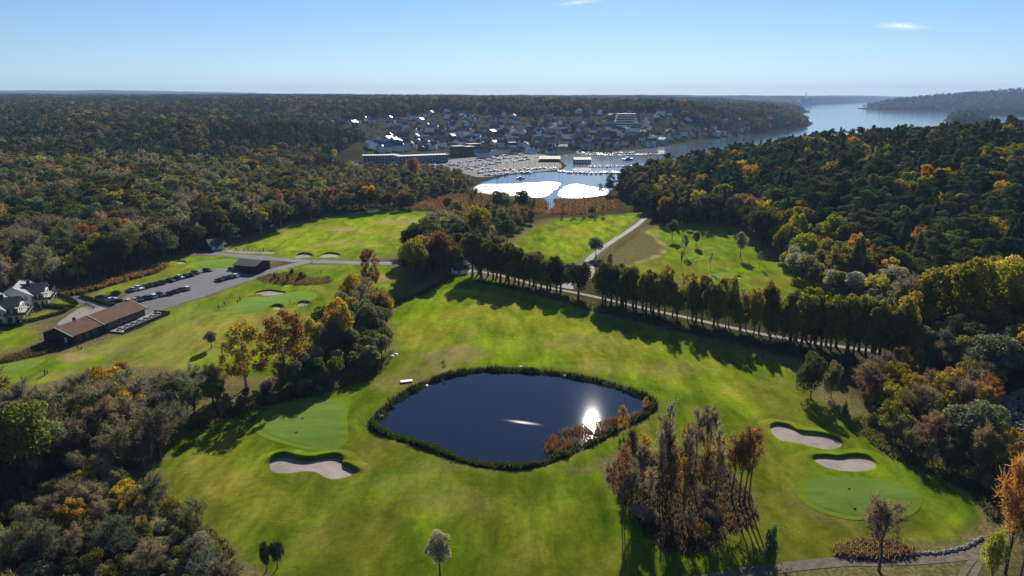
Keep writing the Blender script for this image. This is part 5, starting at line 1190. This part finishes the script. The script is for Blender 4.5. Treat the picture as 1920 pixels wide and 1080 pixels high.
def houses(region, n, where, group, gap=17, seed=0):
    """sighted spots spread over a quarter of the town"""
    rr = np.random.RandomState(seed); Q = np.array(region, float); P = rr.uniform(Q.min(0), Q.max(0), (n * 8, 2)); P = P[inside(P, Q)]; XY = sites(P); k = 0
    for x, y in XY:
        if k >= n: break
        if any((x - a) ** 2 + (y - b) ** 2 < gap ** 2 for a, b in HOUSES) or sdist(np.array([[x, y]]), WATER)[0] > -6: continue
        HOUSES.append((x, y)); k += 1
        wc = list(WCOL)[rr.choice(6, p=[.62, .12, .08, .08, .05, .05])]; rc = list(RCOL)[rr.choice(3, p=[.5, .28, .22])]; m = HM[rr.randint(6)]
        near = math.hypot(x, y)
        h = thing('house', '%s house, %s roof, %s' % (wc, rc, where), 'house', (x, y, land1(x, y)), rr.uniform(-.5, .5) + (math.pi / 2 if rr.rand() < .35 else 0), group); h.scale = (1.08,) * 3
        link('wall', m[0], h, color=WCOL[wc]); ro = link('roof', m[1], h, color=RCOL[rc]); link('chimney', m[2], ro)
houses([(845,276),(900,262),(1000,258),(1100,262),(1200,264),(1260,262),(1250,272),(1120,282),(1000,278)], 60, 'by the harbour front', 'houses by the harbour front', 15, 1)
houses([(690,282),(700,262),(800,245),(900,240),(1000,240),(1000,258),(900,264),(845,276),(760,280)], 62, 'on the slope above the apartments', 'houses above the apartments', 16, 2)
houses([(1000,258),(1000,236),(1100,230),(1140,240),(1220,238),(1300,248),(1260,262),(1100,262)], 52, 'on the slope above the harbour', 'houses above the harbour', 16, 3)
houses([(600,248),(640,225),(760,212),(900,216),(1000,222),(1000,238),(800,244),(690,258)], 44, 'among the trees on the upper hillside', 'houses of the upper hillside', 20, 4)
houses([(1000,234),(1010,215),(1130,210),(1230,205),(1300,225),(1260,238),(1140,236)], 26, 'among the pines on the ridge', 'houses on the ridge', 22, 5)
houses([(1290,258),(1310,240),(1390,238),(1410,248),(1320,262)], 14, 'on the rocky shore past the harbour', 'houses on the rocky shore', 16, 6)
houses([(1365,236),(1380,222),(1440,226),(1450,236)], 10, 'in the cove under the headland', 'houses in the cove', 18, 7)
houses([(25,214),(60,203),(118,203),(118,210),(60,218)], 14, 'in the clearing of the left woods', 'houses in the left clearing', 20, 8)
houses([(185,206),(190,196),(320,198),(330,206),(250,210)], 12, 'in the village on the wooded ridge', 'houses of the ridge village', 22, 9)
houses([(480,200),(500,192),(640,200),(680,212),(560,215)], 12, 'in the hamlet beyond the woods', 'houses of the far hamlet', 24, 10)
houses([(690,286),(760,279),(850,274),(850,280),(760,284)], 12, 'just behind the waterfront apartments', 'houses behind the apartments', 13, 11)
houses([(880,292),(1000,284),(1040,284),(1040,289),(900,297)], 12, 'on the quay of the inner harbour', 'houses on the quay', 14, 12)
def solo_house(px, py, wc, rc, lab, k=0, rz=.3):
    x, y = site(px, py); h = thing('house', lab, 'house', (x, y, land1(x, y) + .5), rz); m = HM[k]
    link('wall', m[0], h, color=WCOL[wc]); ro = link('roof', m[1], h, color=RCOL[rc]); link('chimney', m[2], ro)
    l_, w_ = [(11, 8), (9, 8), (13, 9), (10, 7.5), (16, 10), (12, 8.5)][k]
    for xx in np.arange(-l_ / 2 + 1.6, l_ / 2 - 1, 2.6): window(h, xx, -w_ / 2, 1.0, 1.1, 1.3)
solo_house(277,338,'white','dark','white gabled house alone in the left woods', 1, math.pi / 2); solo_house(740,327,'pale grey','grey','grey house in the gardens before the apartments', 0, -.3)
solo_house(612,303,'pale grey','grey','pale low house at the wood edge by the harbour road', 5, .1)
# waterfront apartments: two long blocks with bays between white fins
CONC = plain('pale_concrete', (.50, .52, .53), .8, .06, .3); BLUEW = plain('blue_grey_cladding', (.16, .20, .25), .7, .1, .4); BRICK = plain('red_brick', (.17, .06, .045), .85, .2, .6)
def block(px0, py0, px1, py1, floors, depth, lab, roofm, wallm, bays, fh=3.0, fins=True):
    A_, B_ = np.array(G(px0, py0, -2)), np.array(G(px1, py1, -2)); rz, ln = frame_at(A_, B_); h = floors * fh
    o = thing('apartment_block', lab, 'building', (A_[0], A_[1], min(land1(*A_), land1(*B_)) - .3), rz); MB().box(0, 0, -2, ln, depth, h).build('wall', wallm, o)
    MB().box(-1, -1.6, h, ln + 1, depth + 1, h + .5).build('roof', roofm, o); bw = ln / bays
    for i in range(bays):
        for f in range(floors): MB().box(i * bw + .5, -.08, f * fh + .5, (i + 1) * bw - .5, -.01, f * fh + 2.5).build('window', GLASS, o)
        if fins: MB().box(i * bw - .2, -1.2, 0, i * bw + .2, -.1, h).build('fin', CONC, o)
        if fins and i % 3 != 2: MB().box(i * bw + .3, -1.1, h - fh, (i + 1) * bw - .3, -.95, h - fh + 1).build('balcony_rail', BLUEW, o)
block(682,305,733,304,3,14,'left waterfront apartment block with blue grey front and pale flat roof',CONC,BLUEW,9,3.3); block(748,306,840,302,3,14,'long right waterfront apartment block with white fins and pale flat roof',CONC,BLUEW,15,3.3)
block(738,300,750,299,2,12,'low link block between the waterfront apartments',CONC,BLUEW,3,3.0)
for i, (a, b) in enumerate([((852,291),(872,290)), ((874,291),(890,290)), ((882,287),(900,286))]):
    block(*a, *b, 4, 12, ['brick red block at the end of the apartments', 'brick red block in the middle of its row', 'brick red block nearest the harbour basin'][i], DARKROOF, BRICK, 4, 3.2, False)
block(958,279,986,278,2,10,'long low white hall behind the harbour',CONC,WHITE,7,3.5,False)
# terraced apartments stepping up the hill
x, y = site(1168, 240); st = thing('terraced_block', 'blue and white terraced apartments stepping up the hillside', 'building', (x, y, land1(x, y)), .12)
for k in range(6):
    MB().box(-18 + k * 3, k * 6, -6, 18 + k * 3, k * 6 + 9, 4.0 + k * 4.2).build('terrace_level', WHITE, st)
    MB().box(-17 + k * 3, k * 6 - .1, .6 + k * 4.2, 17 + k * 3, k * 6 - .02, 3.2 + k * 4.2).build('window_band', GLASS, st); MB().box(-18 + k * 3, k * 6 - 1.2, k * 4.2 - .2, 18 + k * 3, k * 6 - .15, k * 4.2 + .2).build('balcony', WHITE, st)
# boathouses
def boathouse(px0, py0, px1, py1, dep_, lab, wm, rm, ze=4, zr=6.5):
    A_, B_ = G(px0, py0, -3.8), G(px1, py1, -3.8); rz, ln = frame_at(A_, B_); o = thing('boathouse', lab, 'building', (*A_, -3.9), rz)
    w_ = MB(); gable(w_, 0, ln, 0, dep_, -1, ze, zr); w_.build('wall', wm, o); rf = MB(); gable_roof(rf, 0, ln, 0, dep_, ze, zr, .8, .3); rf.build('roof', rm, o)
    for t in np.linspace(.08, .92, 6): MB().box(ln * t - 1.3, -.08, .2, ln * t + 1.3, -.01, ze - .8).build('door', WHITE if wm is not BRICK else BLACK, o)
boathouse(1012,304,1050,304,22,'large red brown boathouse on the marina spit',BRICK,plain('red_roof', (.13, .07, .06), .7, .2, .5)); boathouse(1077,307,1108,307,16,'long boathouse with white doors standing in the water',WOODDARK,plain('weathered_roof', (.22, .17, .13), .7, .2, .5), 5, 7)
boathouse(1042,281,1068,281,16,'dark warehouse on the inner quay',WOODDARK,DARKROOF,5,8)
# piers and the spit
def pier(pts, lab, w_=2.4):
    L_ = [G(*p, -3.6) for p in pts]; V, F = [], []
    o = thing('jetty', lab, 'jetty', (*L_[0], -3.6))
    for a, b in zip(L_[:-1], L_[1:]):
        rz, ln = frame_at(a, b); MB().box(0, -w_/2, -.1, ln, w_/2, .3).build('deck', DECK, o, loc=(a[0] - L_[0][0], a[1] - L_[0][1], 0), rot=rz)
        for t in np.arange(4, ln, 12): MB().tube((t, 0, -3), (t, 0, .9), .18, .18, 6).build('pile', WOODDARK, o, loc=(a[0] - L_[0][0], a[1] - L_[0][1], 0), rot=rz)
pier([(1050,322),(1110,325),(1176,323)], 'long jetty crowded with boats below the boathouse'); pier([(1105,313),(1160,312),(1215,313)], 'thin outer jetty with a few boats'); pier([(1085,289),(1150,292),(1245,289)], 'outer jetty of the town harbour')
pier([(1080,286),(1130,289),(1190,286)], 'inner jetty of the town harbour'); pier([(900,318),(960,313),(1030,309)], 'boardwalk across the boat yard')
# boats
HULL = tinted('hull_paint', .3, .5); SAILC = plain('blue_canvas', (.03, .06, .16), .8, .1, 1)
def hull(mb, L_, W, h):
    sec = [(-.5, .8, .9), (-.25, 1.0, 1.0), (.1, .95, 1.0), (.35, .6, 1.08), (.5, .03, 1.2)]; vs = []
    for u, k, hh in sec: vs += [(u * L_, -W/2 * k, h * hh), (u * L_, -W/2 * k * .6, -.2), (u * L_, W/2 * k * .6, -.2), (u * L_, W/2 * k, h * hh)]
    fs = [(a * 4 + i, a * 4 + i + 1, a * 4 + i + 5, a * 4 + i + 4) for a in range(4) for i in range(3)] + [(a * 4 + 3, a * 4, a * 4 + 4, a * 4 + 7) for a in range(4)] + [(0, 1, 2, 3), (16, 17, 18, 19)]
    return mb.add(vs, fs)
BM = [hull(MB(), 9, 3, 1.0).mesh('hull', HULL), MB().prism([(-1.9, .9), (1.8, .95), (1.2, 1.5), (-1.9, 1.6)], 'y', -.9, .9).mesh('cabin', WHITE), MB().tube((.8, 0, 1), (.8, 0, 13), .11, .07, 6).mesh('mast', METALG), MB().tube((.8, 0, 2.2), (-3.4, 0, 2.1), .16, .13, 6).mesh('boom', SAILC),
      hull(MB(), 7, 2.6, .95).mesh('hull', HULL), MB().prism([(-1.2, .85), (1.7, .9), (.7, 1.9), (-1.2, 2.0)], 'y', -.95, .95).mesh('cabin', WHITE), MB().prism([(-1.1, 1.25), (1.35, 1.3), (.85, 1.75), (-1.1, 1.8)], 'y', -.98, .98).mesh('windscreen', GLASS)]
BCOL = {'white': (.74, .74, .74), 'blue': (.04, .09, .25), 'dark': (.03, .03, .04), 'cream': (.5, .46, .36)}
def boat(x, y, z, rz, kind, col, where, group, sc=1.0):
    o = thing('sailing_boat' if kind == 0 else 'motor_boat', '%s %s %s' % (col, 'sailing boat' if kind == 0 else 'motor boat', where), 'boat', (x, y, z), rz, group); o.scale = (sc,) * 3
    if kind == 0: link('hull', BM[0], o, color=BCOL[col]); link('cabin', BM[1], o); link('mast', BM[2], o); link('boom', BM[3], o)
    else: link('hull', BM[4], o, color=BCOL[col]); c_ = link('cabin', BM[5], o); link('windscreen', BM[6], c_)
def boats(pts, n, where, group, psail=.4, z=None, seed=1, spread=1.5):
    rr = np.random.RandomState(seed); L_ = np.array([G(*p, -3.8) for p in pts]); s = np.append(0, np.cumsum(np.hypot(*np.diff(L_, axis=0).T)))
    for t in np.linspace(.01, .99, n):
        x, y = np.interp(t * s[-1], s, L_[:, 0]), np.interp(t * s[-1], s, L_[:, 1]); sd = 1 if rr.rand() < .5 else -1
        x += rr.normal() * spread; boat(x, y + sd * (5.5 + rr.uniform(-spread, spread)), -4.0 if z is None else land1(x, y + sd * 5) + .3, math.pi / 2 * sd + rr.normal() * (.15 if z is None else .7), 0 if rr.rand() < psail else 1, list(BCOL)[rr.choice(4, p=[.68, .12, .1, .1])], where, group)
boats([(1050,322),(1110,325),(1176,323)], 34, 'moored at the long jetty', 'boats at the long jetty', .4, seed=1); boats([(1105,313),(1160,312),(1215,313)], 11, 'moored at the thin outer jetty', 'boats at the thin jetty', .2, seed=2)
boats([(1085,289),(1150,292),(1245,289)], 26, 'at the outer town jetty', 'boats at the outer town jetty', .5, seed=3); boats([(1080,286),(1130,289),(1190,286)], 16, 'at the inner town jetty', 'boats at the inner town jetty', .5, seed=4)
for k_, (pts, n_) in enumerate([([(880,312),(960,303),(1005,300)], 28), ([(860,306),(930,299),(1000,294)], 28), ([(770,313),(850,309),(900,318)], 26), ([(890,324),(950,320),(1040,316)], 30), ([(905,330),(950,326),(1000,322)], 16), ([(640,308),(690,310),(760,312)], 10), ([(900,296),(960,292),(1000,290)], 14)]):
    boats(pts, n_, 'laid up ashore in the boat yard', 'boats laid up in the boat yard', .55, z=1, seed=10 + k_, spread=6)
x, y = G(1177,300,-4); boat(x, y, -4, .1, 1, 'blue', 'alone in open water off the boathouse', None, 2.0); x, y = G(976,335,-4); boat(x, y, -4, .1, 1, 'white', 'anchored alone near the mud flat', None, 1.2)
# far works with its chimney
x, y = atY(1500, 7600, -2); pl_ = thing('paper_mill', 'pale grey mill with tall blocks on the far shore', 'factory', (x, y, -4)); PALE = plain('mill_cladding', (.45, .47, .50), .8, .05, .02)
for (x0, x1, d, h) in ((0, 45, 40, 75), (48, 80, 45, 60), (84, 120, 50, 82), (-50, -4, 40, 30), (122, 170, 50, 28)): MB().box(x0, 0, -3, x1, d, h).build('wall', PALE, pl_); MB().box(x0 + 3, -1, h * .55, x1 - 3, -.3, h * .7).build('window_band', GLASS, pl_)
MB().tube((60, 20, 50), (60, 20, 130), 4, 3, 12).build('chimney', PALE, pl_)

# thin cirrus wisps, high and far beyond the hills
cw = bpy.data.materials.new('cirrus'); cw.use_nodes = True; N, L = cw.node_tree.nodes, cw.node_tree.links; N.remove(N['Principled BSDF'])
tr_, tl_, mx_ = N.new('ShaderNodeBsdfTransparent'), N.new('ShaderNodeBsdfTranslucent'), N.new('ShaderNodeMixShader'); tl_.inputs[0].default_value = (.95, .95, .95, 1)
at_ = N.new('ShaderNodeAttribute'); at_.attribute_name = 'veil'; nz_ = noise(N, L, .004, 5, .65, N.new('ShaderNodeNewGeometry').outputs['Position']); mu_ = N.new('ShaderNodeMath'); mu_.operation = 'MULTIPLY'
L.new(at_.outputs['Fac'], mu_.inputs[0]); L.new(nz_.outputs[0], mu_.inputs[1]); L.new(mu_.outputs[0], mx_.inputs[0]); L.new(tr_.outputs[0], mx_.inputs[1]); L.new(tl_.outputs[0], mx_.inputs[2]); L.new(mx_.outputs[0], N['Material Output'].inputs['Surface'])
for (px, py, wd_, ht_, D_, tilt, lab) in [(1690,48,110,16,24000,-.02,'thin pale cirrus wisp over the far hill'),(1085,4,90,10,24000,.09,'thin streak of cirrus high over the town'),(1885,44,26,6,24000,-.5,'short slanting wisp beside the larger one')]:
    d = sight(px, py); c0 = Vector((d[0] * D_ / d[1], D_, CAMZ + d[2] * D_ / d[1])); s_ = D_ / FPX; u_, v_ = np.meshgrid(np.linspace(-1, 1, 40), np.linspace(-1, 1, 16)); 
    X_ = u_ * wd_ / 2 * s_; Z_ = v_ * ht_ / 2 * s_ + tilt * X_; V = np.stack([c0.x + X_, c0.y + v_ * 60, c0.z + Z_], -1).reshape(-1, 3); i_ = np.arange(15)[:, None] * 40 + np.arange(39)
    me = mesh_np('cirrus_cloud', V, np.stack([i_, i_ + 1, i_ + 41, i_ + 40], -1).reshape(-1, 4), cw, True); attr(me, 'veil', (.85 * np.clip(1 - np.hypot(u_ * (1 + .3 * np.sin(v_ * 3)), v_), 0, 1) ** 1.5).ravel()); tag(link('cirrus_cloud', me), lab, 'cloud', kind='stuff')
# ------------------------------------------------------------------ the air
hz = bpy.data.materials.new('air'); hz.use_nodes = True; N, L = hz.node_tree.nodes, hz.node_tree.links; N.remove(N['Principled BSDF'])
pv = N.new('ShaderNodeVolumePrincipled'); pv.inputs['Density'].default_value = HAZE; pv.inputs['Color'].default_value = (.42, .64, 1.0, 1); pv.inputs['Anisotropy'].default_value = .0
L.new(pv.outputs[0], N['Material Output'].inputs['Volume'])
ho = MB().box(-9500, -400, -12, 9500, 16500, 300).build('haze', hz); tag(ho, kind='stuff')
